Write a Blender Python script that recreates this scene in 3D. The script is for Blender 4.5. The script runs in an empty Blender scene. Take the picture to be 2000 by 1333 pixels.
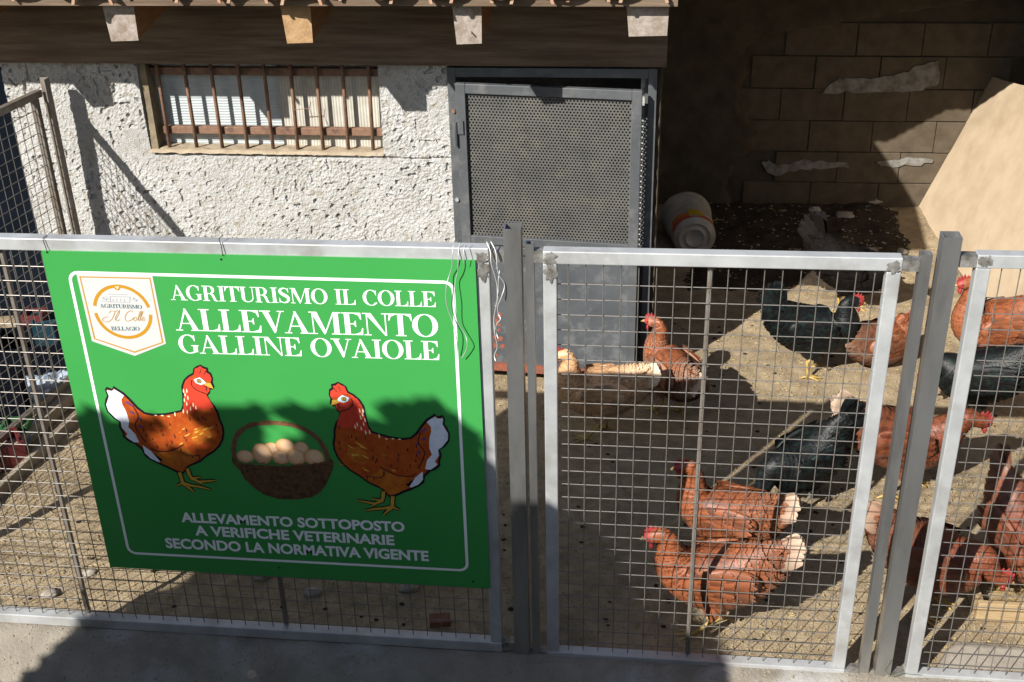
import bpy, bmesh, math, random
import numpy as np
from mathutils import Vector, Matrix, noise
from mathutils.geometry import tessellate_polygon
random.seed(7); np.random.seed(7)
S = bpy.context.scene
COL = S.collection

# ------------------------------------------------------------------ camera
F_PX, PITCH, YAW, ROLL = 2339.45, 0.48688, -0.12038, -0.02511
CAM = np.array([0.0, -3.1368, 2.901])
def cam_axes():
    cy, sy, cp, sp, cr, sr = math.cos(YAW), math.sin(YAW), math.cos(PITCH), math.sin(PITCH), math.cos(ROLL), math.sin(ROLL)
    fwd = np.array([sy*cp, cy*cp, -sp]); right = np.array([cy, -sy, 0.0]); up = np.cross(right, fwd)
    return cr*right+sr*up, -sr*right+cr*up, fwd
AX_R, AX_U, AX_F = cam_axes()
cd = bpy.data.cameras.new('camera'); cam = bpy.data.objects.new('camera', cd); COL.objects.link(cam)
cd.sensor_width = 36.0; cd.lens = 36.0*F_PX/2000.0; cd.clip_start = 0.05; cd.clip_end = 500
M = Matrix(((AX_R[0], AX_U[0], -AX_F[0], CAM[0]), (AX_R[1], AX_U[1], -AX_F[1], CAM[1]), (AX_R[2], AX_U[2], -AX_F[2], CAM[2]), (0, 0, 0, 1)))
cam.matrix_world = M
S.camera = cam
def pix(x, y, axis, val):
    """where the line of sight through a photo pixel meets the plane axis = val"""
    d = AX_F + AX_R*(x-1000)/F_PX - AX_U*(y-666.5)/F_PX
    return CAM + d*(val-CAM[axis])/d[axis]
def gnd(x, y, z=0.0): return pix(x, y, 2, z)
def fy(x, y, Y=0.0): return pix(x, y, 1, Y)

# ------------------------------------------------------------------ light
SUN = np.array([0.71, 1.0, -0.864]); SUN /= np.linalg.norm(SUN)      # the way the light travels
W = bpy.data.worlds.new('World'); S.world = W; W.use_nodes = True
nt = W.node_tree; bg = nt.nodes['Background']
sky = nt.nodes.new('ShaderNodeTexSky'); sky.sky_type = 'NISHITA'; sky.sun_disc = False
sky.sun_elevation = math.asin(-SUN[2]); sky.sun_rotation = math.atan2(-SUN[0], -SUN[1])
nt.links.new(sky.outputs[0], bg.inputs[0]); bg.inputs[1].default_value = 0.068
sl = bpy.data.lights.new('sun', 'SUN'); sl.energy = 5.0; sl.angle = math.radians(0.53); sl.color = (1.0, 0.965, 0.90)
so = bpy.data.objects.new('sun', sl); COL.objects.link(so); so.location = (-4, -8, 8)
so.rotation_euler = Vector(SUN).to_track_quat('-Z', 'Y').to_euler()
S.view_settings.view_transform = 'Standard'; S.view_settings.look = 'None'
S.view_settings.exposure = 0.80; S.view_settings.gamma = 1.0
S.render.engine = 'CYCLES'

# ------------------------------------------------------------------ helpers
class MB:
    """collects geometry for one mesh object"""
    def __init__(s): s.v = []; s.f = []; s.m = []; s.c = None
    def add(s, vs, fs, mi=0):
        o = len(s.v); s.v.extend([tuple(map(float, p)) for p in vs])
        s.f.extend([tuple(i+o for i in f) for f in fs]); s.m.extend([mi]*len(fs)); return s
    def box(s, c, d, rot=None, mi=0):
        h = np.array(d)/2; P = []
        for z in (-1, 1):
            for y in (-1, 1):
                for x in (-1, 1):
                    p = np.array([x, y, z])*h
                    if rot is not None: p = np.array(rot @ Vector(p))
                    P.append(p+np.array(c))
        return s.add(P, [(0, 2, 3, 1), (4, 5, 7, 6), (0, 1, 5, 4), (2, 6, 7, 3), (0, 4, 6, 2), (1, 3, 7, 5)], mi)
    def bx(s, x0, x1, y0, y1, z0, z1, mi=0): return s.box(((x0+x1)/2, (y0+y1)/2, (z0+z1)/2), (x1-x0, y1-y0, z1-z0), None, mi)
    def tube(s, pts, r, n=6, mi=0, cap=True):
        pts = [np.array(p, float) for p in pts]; rs = r if hasattr(r, '__len__') else [r]*len(pts)
        P = []; prev = None
        for i, p in enumerate(pts):
            t = pts[min(i+1, len(pts)-1)]-pts[max(i-1, 0)]; t = t/(np.linalg.norm(t)+1e-12)
            if prev is None:
                a = np.array([0, 0, 1.0]) if abs(t[2]) < .9 else np.array([1.0, 0, 0])
            else: a = prev
            u = a-t*(a@t); u /= np.linalg.norm(u)+1e-12; w = np.cross(t, u); prev = u
            for k in range(n):
                q = 2*math.pi*(k+.5)/n; P.append(p+rs[i]*(u*math.cos(q)+w*math.sin(q)))
        Fc = []
        for i in range(len(pts)-1):
            for k in range(n):
                a = i*n+k; b = i*n+(k+1) % n; Fc.append((a, b, b+n, a+n))
        if cap: Fc.append(tuple(range(n-1, -1, -1))); Fc.append(tuple(range((len(pts)-1)*n, len(pts)*n)))
        return s.add(P, Fc, mi)
    def ell(s, c, r, n=10, m=7, rot=None, mi=0, rough=0.0, seed=0):
        P = []; Fc = []
        for i in range(m+1):
            a = math.pi*i/m
            for k in range(n):
                b = 2*math.pi*k/n; d = Vector((math.sin(a)*math.cos(b), math.sin(a)*math.sin(b), math.cos(a)))
                sc = 1+rough*noise.noise(d*1.7+Vector((seed*3.1, seed*1.7, seed)))
                p = Vector((d.x*r[0]*sc, d.y*r[1]*sc, d.z*r[2]*sc))
                if rot is not None: p = rot @ p
                P.append((p.x+c[0], p.y+c[1], p.z+c[2]))
        for i in range(m):
            for k in range(n): Fc.append((i*n+k, (i+1)*n+k, (i+1)*n+(k+1) % n, i*n+(k+1) % n))
        return s.add(P, Fc, mi)
    def prism(s, poly, f, d0, d1, mi=0):
        """poly: 2d points; f(u,v,d) -> 3d"""
        n = len(poly); P = [f(u, v, d0) for u, v in poly]+[f(u, v, d1) for u, v in poly]
        return s.add(P, [tuple(range(n-1, -1, -1)), tuple(range(n, 2*n))]+[(i, (i+1) % n, (i+1) % n+n, i+n) for i in range(n)], mi)
    def grid(s, X, Y, f, mi=0, skip=None):
        nx, ny = len(X), len(Y); P = [f(x, y) for y in Y for x in X]; Fc = []
        for j in range(ny-1):
            for i in range(nx-1):
                if skip and skip((X[i]+X[i+1])/2, (Y[j]+Y[j+1])/2): continue
                a = j*nx+i; Fc.append((a, a+1, a+nx+1, a+nx))
        return s.add(P, Fc, mi)

def wloc(o):
    v = Vector((0, 0, 0))
    while o is not None: v = v+o.location; o = o.parent
    return v
def obj(name, mb, mats, parent=None, smooth=False, local=False, kind=None, label=None, bevel=0):
    me = bpy.data.meshes.new(name)
    off = Vector((0, 0, 0)) if (parent is None or local) else wloc(parent)
    me.from_pydata([(p[0]-off.x, p[1]-off.y, p[2]-off.z) for p in mb.v], [], mb.f)
    for m in (mats if isinstance(mats, (list, tuple)) else [mats]): me.materials.append(m)
    if len(me.polygons) == len(mb.m): me.polygons.foreach_set('material_index', mb.m)
    if mb.c is not None:
        at = me.color_attributes.new('fc', 'FLOAT_COLOR', 'POINT'); at.data.foreach_set('color', np.asarray(mb.c, np.float32).ravel())
    if smooth: me.polygons.foreach_set('use_smooth', [True]*len(me.polygons))
    me.update()
    o = bpy.data.objects.new(name, me); COL.objects.link(o); o.parent = parent
    if bevel:
        b = o.modifiers.new('bevel', 'BEVEL'); b.width = bevel; b.segments = 2; b.limit_method = 'ANGLE'; b.angle_limit = .6
    if kind: o['kind'] = kind
    if label: o['label'] = label
    return o
def tag(o, label, cat, group=None):
    o['label'] = label; o['category'] = cat
    if group: o['group'] = group
    return o
def thing(name, label, cat, loc=(0, 0, 0), rz=0.0, group=None):
    o = bpy.data.objects.new(name, None); COL.objects.link(o); o.empty_display_size = .1
    o.location = tuple(map(float, loc)); o.rotation_euler = (0, 0, rz); return tag(o, label, cat, group)

# ------------------------------------------------------------------ materials
ALB = .74; KEEP = ('sign_green', 'bare_steel', 'dull_steel', 'galvanised_wire', 'burnt_weld')   # the picture is exposed for sun on pale plaster
def mat(name, col, rough=.7, metal=0.0, col2=None, scale=20.0, det=6.0, bump=0.0, bscale=60.0, spec=.5, col3=None, scale3=3.0, stretch=None, lo=.35, hi=.65):
    k_ = 1.0 if (name.startswith('print_') or name in KEEP) else ALB
    col = tuple(c*k_ for c in col); col2 = col2 and tuple(c*k_ for c in col2); col3 = col3 and tuple(c*k_ for c in col3)
    m = bpy.data.materials.new(name); m.use_nodes = True; n = m.node_tree.nodes; l = m.node_tree.links
    b = n['Principled BSDF']; b.inputs['Roughness'].default_value = rough; b.inputs['Metallic'].default_value = metal
    b.inputs['Specular IOR Level'].default_value = spec
    b.inputs['Base Color'].default_value = (*col, 1)
    g = n.new('ShaderNodeNewGeometry'); src = g.outputs['Position']
    if stretch:
        mp = n.new('ShaderNodeMapping'); mp.inputs['Scale'].default_value = stretch; l.new(src, mp.inputs[0]); src = mp.outputs[0]
    def nz(sc, d=det):
        t = n.new('ShaderNodeTexNoise'); t.inputs['Scale'].default_value = sc; t.inputs['Detail'].default_value = d; t.inputs['Roughness'].default_value = .62
        l.new(src, t.inputs['Vector']); return t.outputs['Fac']
    def ramp(f, a, c):
        r = n.new('ShaderNodeMapRange'); r.inputs[1].default_value = a; r.inputs[2].default_value = c; l.new(f, r.inputs[0]); return r.outputs[0]
    cur = None
    if col2 is not None:
        mx = n.new('ShaderNodeMix'); mx.data_type = 'RGBA'; mx.inputs[6].default_value = (*col, 1); mx.inputs[7].default_value = (*col2, 1)
        l.new(ramp(nz(scale), lo, hi), mx.inputs[0]); cur = mx.outputs[2]
    if col3 is not None:
        mx = n.new('ShaderNodeMix'); mx.data_type = 'RGBA'
        if cur is not None: l.new(cur, mx.inputs[6])
        else: mx.inputs[6].default_value = (*col, 1)
        mx.inputs[7].default_value = (*col3, 1); l.new(ramp(nz(scale3), .52, .7), mx.inputs[0]); cur = mx.outputs[2]
    if cur is not None: l.new(cur, b.inputs['Base Color'])
    if bump:
        bp = n.new('ShaderNodeBump'); bp.inputs['Strength'].default_value = bump; bp.inputs['Distance'].default_value = .01
        l.new(nz(bscale), bp.inputs['Height']); l.new(bp.outputs[0], b.inputs['Normal'])
    return m
def feather_mat(name, base, edge, pale, rough=.5, sheen=None, spec=.4):
    """fc: r = random, g = root to tip, b = pale mask, a = 1"""
    m = bpy.data.materials.new(name); m.use_nodes = True; n = m.node_tree.nodes; l = m.node_tree.links
    b = n['Principled BSDF']; b.inputs['Roughness'].default_value = rough; b.inputs['Specular IOR Level'].default_value = spec
    a = n.new('ShaderNodeVertexColor'); a.layer_name = 'fc'; s = n.new('ShaderNodeSeparateColor'); l.new(a.outputs[0], s.inputs[0])
    def mix(f, A, B):
        x = n.new('ShaderNodeMix'); x.data_type = 'RGBA'
        for i, v in ((0, f), (6, A), (7, B)):
            if isinstance(v, tuple): x.inputs[i].default_value = (*v, 1)
            else: l.new(v, x.inputs[i])
        return x.outputs[2]
    pw = n.new('ShaderNodeMath'); pw.operation = 'POWER'; pw.inputs[1].default_value = 5.0; l.new(s.outputs[1], pw.inputs[0])
    base = tuple(c*.8 for c in base); edge = tuple(c*.8 for c in edge); pale = tuple(c*.8 for c in pale)
    d = tuple(c*.42 for c in base)
    c = mix(s.outputs[0], d, tuple(min(1, k*1.4) for k in base)); c = mix(pw.outputs[0], c, edge); c = mix(s.outputs[2], c, pale)
    if sheen:
        lw = n.new('ShaderNodeTexNoise'); lw.inputs['Scale'].default_value = 45
        g = n.new('ShaderNodeNewGeometry'); l.new(g.outputs['Position'], lw.inputs['Vector'])
        r = n.new('ShaderNodeMapRange'); r.inputs[1].default_value = .5; r.inputs[2].default_value = .75; l.new(lw.outputs['Fac'], r.inputs[0])
        c = mix(r.outputs[0], c, sheen)  # sheen painted into the base colour as noise patches
    l.new(c, b.inputs['Base Color']); return m
K = {}
K['steel'] = mat('bare_steel', (.52, .53, .53), .42, .35, (.40, .41, .41), 9, col3=(.33, .32, .30), scale3=5, stretch=(1, 1, 1))
K['steel_dark'] = mat('dull_steel', (.40, .40, .39), .34, .85, (.50, .50, .49), 14, col3=(.27, .25, .23), scale3=6, stretch=(1, 1, .25))
K['weld'] = mat('burnt_weld', (.13, .12, .10), .45, .5, (.34, .33, .31), 40)
K['wire'] = mat('mesh_wire', (.28, .26, .235), .45, .4, (.20, .18, .155), 30)
K['wire_pale'] = mat('galvanised_wire', (.55, .55, .54), .4, .5)
K['angle_iron'] = mat('weathered_angle_iron', (.30, .28, .25), .5, .3, (.22, .17, .13), 18)
K['green'] = mat('sign_green', (.040, .265, .058), .42, 0, (.044, .275, .062), 3, spec=.22, bump=.04, bscale=3)
K['white'] = mat('print_white', (.80, .82, .80), .42, spec=.22); K['badge'] = mat('print_badge_white', (.50, .50, .49), .5, spec=.15)
K['alu_edge'] = mat('sign_edge', (.5, .5, .5), .4, .4)
K['plaster'] = mat('roughcast_plaster', (.68, .67, .645), .95, 0, (.55, .535, .50), 5, bump=.9, bscale=210, col3=(.46, .41, .33), scale3=26, lo=.4, hi=.75, spec=.15)
K['plaster_smooth'] = mat('whitewash_patch', (.68, .69, .70), .9, 0, (.60, .60, .59), 20, bump=.3, bscale=90, spec=.2)
K['reveal'] = mat('yellowed_reveal', (.33, .27, .17), .9, 0, (.20, .16, .11), 14, bump=.4, spec=.2)
K['beam'] = mat('dark_timber_beam', (.24, .175, .12), .75, 0, (.13, .085, .055), 8, bump=.25, bscale=30, stretch=(.35, 5, 5), spec=.25)
K['endgrain'] = mat('end_grain', (.46, .40, .35), .85, 0, (.27, .21, .16), 26, bump=.35, bscale=90, spec=.2)
K['endraw'] = mat('raw_end_grain', (.52, .33, .17), .85, 0, (.36, .22, .11), 30, bump=.4, bscale=90, spec=.2)
K['rafter'] = mat('orange_rafter', (.36, .18, .07), .75, 0, (.25, .12, .05), 16, stretch=(6, .6, 6), spec=.2)
K['tile'] = mat('terracotta', (.50, .26, .16), .85, 0, (.55, .38, .26), 22, bump=.3, spec=.2, col3=(.42, .36, .28), scale3=9)
K['rust'] = mat('rusty_bar', (.23, .12, .075), .75, .2, (.32, .19, .12), 35, bump=.3, bscale=200, col3=(.12, .06, .05), scale3=14)
K['sheet_w'] = mat('pale_ribbed_sheet', (.56, .61, .62), .4, 0, (.47, .51, .51), 9)
K['sheet_c'] = mat('cream_ribbed_sheet', (.62, .59, .51), .55, 0, (.50, .46, .38), 12)
K['sill'] = mat('sandy_sill', (.52, .43, .31), .95, 0, (.42, .33, .23), 20, bump=.5, bscale=120, spec=.15)
K['door'] = mat('grey_blue_door_paint', (.095, .104, .113), .48, .15, (.135, .142, .148), 7, col3=(.19, .19, .19), scale3=11)
K['door_low'] = mat('scuffed_door_sheet', (.085, .094, .104), .5, .1, (.12, .13, .14), 6, col3=(.19, .195, .20), scale3=16)
K['perf'] = mat('perforated_steel', (.17, .165, .15), .55, .25, (.12, .118, .112), 7, col3=(.20, .185, .155), scale3=12)
K['redlead'] = mat('red_lead_paint', (.42, .10, .05), .7, 0, (.22, .09, .06), 40)
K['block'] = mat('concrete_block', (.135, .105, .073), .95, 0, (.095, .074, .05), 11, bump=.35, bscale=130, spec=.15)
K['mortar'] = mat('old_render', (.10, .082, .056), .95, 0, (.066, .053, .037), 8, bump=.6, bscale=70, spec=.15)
K['cement'] = mat('pale_cement_smear', (.30, .29, .27), .9, 0, (.15, .13, .10), 18, bump=.4, spec=.2)
K['stone'] = mat('brown_stone', (.19, .14, .09), .9, 0, (.10, .075, .055), 7, bump=.7, bscale=35, col3=(.26, .19, .11), scale3=5, spec=.2)
K['board'] = mat('tan_panel', (.60, .47, .32), .8, 0, (.52, .40, .27), 7, bump=.2, bscale=40, col3=(.42, .32, .21), scale3=2.2, spec=.2)
K['dirt'] = mat('sandy_dirt', (.50, .39, .25), .97, 0, (.34, .26, .165), 16, bump=.8, bscale=110, col3=(.27, .205, .13), scale3=4.2, spec=.1)
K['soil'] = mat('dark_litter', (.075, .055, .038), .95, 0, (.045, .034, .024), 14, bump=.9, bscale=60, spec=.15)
K['concrete'] = mat('worn_concrete', (.36, .32, .26), .95, 0, (.26, .225, .18), 7, bump=.6, bscale=80, col3=(.47, .46, .44), scale3=2.6, spec=.15)
K['slab'] = mat('pale_slab', (.46, .41, .34), .9, 0, (.36, .31, .25), 12, bump=.3, spec=.2)
K['asphalt'] = mat('asphalt', (.06, .06, .06), .9, 0, (.045, .045, .045), 30)
K['pebble'] = mat('pebble', (.42, .37, .29), .9, 0, (.25, .20, .14), 60)
K['straw'] = mat('straw', (.55, .44, .20), .8, 0, (.38, .29, .13), 50)
K['pale_stone'] = mat('pale_stone', (.46, .42, .36), .9, 0, (.33, .28, .22), 25, bump=.4)
K['brick'] = mat('old_brick', (.33, .14, .08), .9, 0, (.24, .10, .06), 40, bump=.4)
K['plank'] = mat('pine_plank', (.55, .41, .23), .75, 0, (.43, .29, .15), 9, bump=.2, stretch=(1, 6, 6), spec=.25)
K['edging'] = mat('grey_edging', (.42, .35, .26), .9, 0, (.31, .25, .18), 12, bump=.4)
K['bucket'] = mat('bucket_plastic', (.44, .41, .36), .5, 0, (.30, .27, .22), 10)
K['b_red'] = mat('bucket_print_red', (.52, .06, .02), .45); K['b_yel'] = mat('bucket_print_yellow', (.65, .42, .02), .45); K['b_org'] = mat('bucket_print_orange', (.60, .16, .02), .45)
K['navy'] = mat('shade_navy', (.006, .009, .015), .95, 0, (.004, .006, .010), 6, spec=.05)  # near-black: the shade beyond the side mesh is put into the colour
K['film'] = mat('pale_blue_film', (.42, .50, .58), .3, 0, (.30, .36, .44), 14)
K['p_red'] = mat('red_plastic', (.14, .018, .018), .6); K['p_teal'] = mat('teal_plastic', (.012, .06, .085), .6); K['p_grn'] = mat('green_plastic', (.03, .13, .04), .5)
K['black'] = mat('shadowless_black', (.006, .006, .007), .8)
K['leaf'] = mat('hedge_leaf', (.05, .09, .025), .5, 0, (.035, .06, .02), 12); K['bark'] = mat('bark', (.10, .07, .05), .9)
K['greenwire'] = mat('green_wire', (.02, .10, .05), .4)
K['leg'] = mat('hen_leg', (.58, .40, .11), .6, 0, (.45, .29, .09), 60)
K['leg_grey'] = mat('hen_leg_dark', (.30, .26, .17), .6, 0, (.2, .17, .12), 60)
K['comb'] = mat('hen_comb', (.45, .05, .045), .55, 0, (.33, .035, .035), 60)
K['beak'] = mat('hen_beak', (.50, .33, .14), .5); K['eye'] = mat('hen_eye', (.02, .012, .006), .15)
K['f_red'] = feather_mat('red_plumage', (.27, .077, .027), (.36, .128, .058), (.64, .50, .37))
K['f_redd'] = feather_mat('dark_red_plumage', (.19, .050, .020), (.25, .078, .036), (.66, .50, .36))
K['f_black'] = feather_mat('black_plumage', (.0065, .0065, .007), (.009, .010, .011), (.10, .09, .07), .5, (.006, .020, .017), .3)
K['f_brown'] = feather_mat('brown_black_plumage', (.010, .008, .007), (.012, .010, .009), (.15, .09, .05), .6, (.012, .009, .008), .05)
K['f_buff'] = feather_mat('buff_plumage', (.66, .37, .18), (.72, .46, .26), (.82, .66, .48))

# ------------------------------------------------------------------ ground
def axis(lo, hi, step, far):
    a = list(np.arange(lo, hi+1e-6, step)); d = step; x = lo; L = []
    while x > -far: d *= 1.5; x -= d; L.insert(0, x)
    d = step; x = hi; R_ = []
    while x < far: d *= 1.5; x += d; R_.append(x)
    return L+a+R_
def gh(x, y):
    p = Vector((x, y, 0))
    z = .014*noise.noise(p*2.6)+.008*noise.noise(p*8)+.003*noise.noise(p*31)
    if y > 2.3 and x > 0: z += .05*min(1, (y-2.3)/1.8)**2+.015*noise.noise(p*5)*min(1, y-2.3)
    if y < -.02: z += -.33*min(1, (-.02-y)/.35)
    return z
mb = MB(); mb.grid(axis(-3.6, 2.4, .022, 150), axis(-.3, 4.5, .022, 150), lambda x, y: (x, y, gh(x, y)))
g = obj('ground', mb, K['dirt'], smooth=True, kind='structure')
# kerb under the fence, sloping down in front
mb = MB()
def kerbf(x, v):
    y = .035-.62*v; p = Vector((x, v*.6, 3))
    z = .020 - max(0, v-.14)*.34 - (.02 if v < .02 else 0)
    return (x, y, z+.006*noise.noise(p*6)+.004*noise.noise(p*22)+.003*noise.noise(p*60))
mb.grid(np.arange(-3.4, 2.4, .02), np.linspace(0, 1, 32), kerbf)
mb.f = [tuple(reversed(f)) for f in mb.f]
obj('kerb', mb, K['concrete'], smooth=True, kind='structure')
mb = MB(); mb.bx(-60, 60, -12, -1.95, .6, 1.2); obj('road', mb, K['asphalt'], kind='structure')
mb = MB(); mb.bx(-60, 60, -1.95, -1.85, -.6, 1.2); tag(obj('retaining_wall', mb, K['concrete']), 'plain concrete retaining wall holding up the road', 'wall')
mb = MB()
mb.grid(np.linspace(1.02, 2.3, 40), np.linspace(.03, .17, 8), lambda x, y: (x+(y-.03)*.5, y, .028+.004*noise.noise(Vector((x*6, y*6, 1)))-(.03 if y > .165 or x < 1.03 else 0)))
tag(obj('stone_slab', mb, K['slab'], smooth=True), 'pale flat stone slab along the fence foot below the trough', 'slab')

# loose bits on the ground
def scatter(n, fn, kind):
    mb = MB()
    for i in range(n):
        while True:
            x = random.uniform(-3.0, 2.2); y = random.uniform(-.05, 4.1)
            if y > 1.9 and x < .1: continue
            break
        fn(mb, x, y, gh(x, y))
    return mb
def peb(mb, x, y, z):
    r = random.choice([.0015, .002, .002, .003, .004]); a = random.random()*6
    P = [(x+r*1.4*math.cos(a+k*1.571), y+r*math.sin(a+k*1.571), z+random.uniform(0, r*.4)) for k in range(4)]+[(x, y, z+r*1.1), (x, y, z-r)]
    mb.add(P, [(0, 1, 4), (1, 2, 4), (2, 3, 4), (3, 0, 4), (1, 0, 5), (2, 1, 5), (3, 2, 5), (0, 3, 5)])
obj('gravel', scatter(14000, peb, 0), K['pebble'], kind='stuff')
def stw(mb, x, y, z):
    L = random.choice([.005, .007, .009, .014, .022]); a = random.random()*6.3; w = random.uniform(.0006, .0012); c, s_ = math.cos(a), math.sin(a); dz = random.uniform(0, .006)
    mb.add([(x-s_*w, y+c*w, z+.003), (x+s_*w, y-c*w, z+.003), (x+c*L+s_*w, y+s_*L-c*w, z+.003+dz), (x+c*L-s_*w, y+s_*L+c*w, z+.003+dz), (x+c*L/2, y+s_*L/2, z+.006+dz)],
           [(0, 1, 4), (1, 2, 4), (2, 3, 4), (3, 0, 4)])
obj('straw_litter', scatter(16000, stw, 0), K['straw'], kind='stuff')
for i, (px, py, r, lab) in enumerate([
        (512, 1125, .032, 'rounded pale stone on the dirt under the sign corner'), (610, 1160, .028, 'small grey stone lying in the shade below the sign'),
        (175, 1120, .02, 'small white stone by the upright bar of the left panel'), (800, 1150, .03, 'brown stone below the right end of the sign'),
        (1700, 412, .07, 'flat pale stone lying near the foot of the block wall'), (1760, 500, .03, 'small pale stone by the corner of the tan panel'),
        (1650, 440, .05, 'flat broken stone in the shade of the back corner'), (1590, 425, .035, 'grey stone in the dark before the block wall'),
        (100, 1165, .025, 'chip of stone at the left end of the pen')]):
    p = gnd(px, py); mb = MB(); mb.ell((p[0], p[1], gh(p[0], p[1])+r*.25), (r*1.3, r, r*.55), 10, 7, rough=.5, seed=i+2)
    tag(obj('stone', mb, K['pale_stone'], smooth=True), lab, 'stone')
p = gnd(860, 1222); mb = MB(); mb.box((p[0], p[1], .025), (.075, .04, .035), Matrix.Rotation(.2, 3, 'Z') @ Matrix.Rotation(.3, 3, 'X'))
tag(obj('brick_fragment', mb, K['brick'], bevel=.004), 'broken red brick piece behind the fence rail below the sign', 'brick')

random.seed(17); mb = MB()
for k in range(60):
    x, y = random.uniform(-2.4, 2.0), random.uniform(.06, 2.6)
    if y > 1.85 and x < .1: continue
    z = gh(x, y)+.006; a = random.random()*6.3; L = random.uniform(.008, .02); w = L*.25; c, s_ = math.cos(a), math.sin(a)
    mb.add([(x-c*L, y-s_*L, z), (x-s_*w, y+c*w, z+.004), (x+c*L, y+s_*L, z+.003), (x+s_*w, y-c*w, z+.004)], [(0, 1, 2), (0, 2, 3)])
obj('loose_feathers', mb, K['pale_stone'], kind='stuff')

mb = MB(); random.seed(41)
for k in range(2600):
    x = random.uniform(-2.2, 1.6); q = kerbf(x, random.uniform(.10, .75)**1.5+.06); peb(mb, q[0], q[1], q[2])
obj('kerb_grit', mb, K['pebble'], kind='stuff')
mb = MB()
for k in range(260):
    x, y = random.uniform(-2.4, 1.9), random.uniform(.06, 2.6)
    if y > 1.85 and x < .1: continue
    r = random.uniform(.004, .010); mb.ell((x, y, gh(x, y)+r*.3), (r*1.3, r, r*.6), 6, 4, rough=.6, seed=k)
obj('droppings', mb, K['soil'], kind='stuff', smooth=True)

# ------------------------------------------------------------------ chicken coop
YW = 1.93
coop = thing('chicken_coop', 'whitewashed roughcast coop with tiled eave, barred window and steel door', 'coop', (-1.4, YW, 0))
WX0, WX1, WZ0, WZ1 = -2.262, -1.171, 1.138, 1.545
def wallf(x, z):
    p = Vector((x, z, 0)); sm = max(0.0, 1-((x+2.33)**2+(z-1.16)**2)/.012)
    k = 1-.85*min(1, sm*1.6)
    if abs(z-1.118-.006*noise.noise(Vector((x*4, 0, 7)))) < .006 and x > -2.3: crack = .012
    else: crack = 0
    d = .012*noise.noise(p*4)+k*(.36+.7*abs(noise.noise(p*2.3)))*(.006*abs(noise.noise(p*26))+.006*noise.noise(p*62)+.006*noise.noise(p*105))
    pits = noise.noise(p*38+Vector((5, 3, 1)))
    if pits > .36: d -= k*.013
    return (x, YW-.006-d+crack, z)
mb = MB(); mb.grid(np.arange(-2.9, -.8595, .0043), np.arange(.6, 1.565, .0043), wallf, skip=lambda x, z: WX0 < x < WX1 and z > WZ0)
obj('roughcast_wall', mb, K['plaster'], coop)
mb = MB(); mb.bx(-2.9, -.862, YW, YW+.25, 0, WZ0-.02); mb.bx(-2.9, WX0, YW, YW+.25, WZ0-.02, 1.75); mb.bx(WX1, -.862, YW, YW+.25, WZ0-.02, 1.75)
mb.bx(-.03, .060, YW+.05, 4.2, 0, 1.9); mb.bx(-2.9, -2.7, YW+.25, 4.2, 0, 1.9); mb.bx(-2.9, .085, 4.0, 4.2, 0, 1.9)
obj('masonry', mb, K['plaster'], coop)
mb = MB(); mb.grid(np.linspace(.0395, .062, 5), np.arange(0, 1.55, .01), lambda x, z: (x, YW-.012+.010*noise.noise(Vector((x*60, z*22, 3)))+(.03 if x > .061 else 0), z)); mb.bx(.041, .058, YW-.002, YW+.05, 0, 1.55); obj('corner_render', mb, K['mortar'], coop)
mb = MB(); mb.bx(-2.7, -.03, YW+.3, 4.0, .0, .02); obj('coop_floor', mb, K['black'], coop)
mb = MB(); mb.bx(-2.9, .05, 2.44, 4.25, 1.905, 1.95); obj('ceiling', mb, K['beam'], coop)
# smooth whitewash patch at the lower left window corner
# window
win = obj('window', MB().bx(WX0-.002, WX0+.035, YW+.004, YW+.14, WZ0, 1.56), K['reveal'], coop, label='low barred window opening closed with ribbed sheets')
mb = MB(); mb.grid(np.linspace(WX0, WX1, 90), np.linspace(0, 1, 12), lambda x, v: (x, YW-.02+.13*v, WZ0+.004-.012*(v < .05)+.005*noise.noise(Vector((x*22, v*4, 2)))+.003*noise.noise(Vector((x*60, v*9, 2)))))
obj('sill', mb, K['sill'], win, smooth=True)
mb = MB(); xs = np.linspace(WX0, -1.655, 3)
mb.grid([WX0, -1.648], np.arange(WZ0, 1.56, .0025), lambda x, z: (x, YW+.088+.0011*math.sin(z*2*math.pi/.0125), z)); obj('ribbed_sheet', mb, K['sheet_w'], win, smooth=True)
def rib(x0, x1, yo, z0, z1):
    mb = MB(); mb.grid(np.arange(x0, x1, .0025), [z0, z1], lambda x, z: (x, YW+yo+.0012*math.sin(x*2*math.pi/.0135), z)); return mb
obj('ribbed_sheet', rib(-1.655, -1.43, .080, WZ0, 1.50), K['sheet_c'], win, smooth=True)
obj('ribbed_sheet', rib(-1.435, WX1, .074, WZ0, 1.49), K['sheet_c'], win, smooth=True)
obj('ribbed_sheet', rib(-1.66, WX1, .097, WZ0, 1.56), K['sheet_c'], win, smooth=True)
bt = [310, 363, 414.5, 467, 517.5, 569, 619, 670, 721]; bb = [332, 385, 435, 484, 534, 582, 632, 681, 729]
for i in range(9):
    a = fy(bt[i], 154, YW+.025); b = fy(bb[i], 290+i*.8, YW+.025); d = (b-a)/np.linalg.norm(b-a)
    t1 = a-d*(1.56-a[2])/abs(d[2]); obj('bar', MB().tube([t1, a+d*.05, b+d*.02], .0085, 8), K['rust'], win, smooth=True)
a = fy(318, 250, YW+.05); b = fy(748, 264, YW+.05)
mb = MB(); mb.bx(WX0+.05, WX1, YW+.037, YW+.065, 1.203, 1.238); obj('flat_bar', mb, K['rust'], win, bevel=.003)
mb = MB(); mb.bx(WX0+.02, WX1, YW+.04, YW+.07, 1.475, 1.51); obj('flat_bar', mb, K['rust'], win, bevel=.003)
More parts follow.
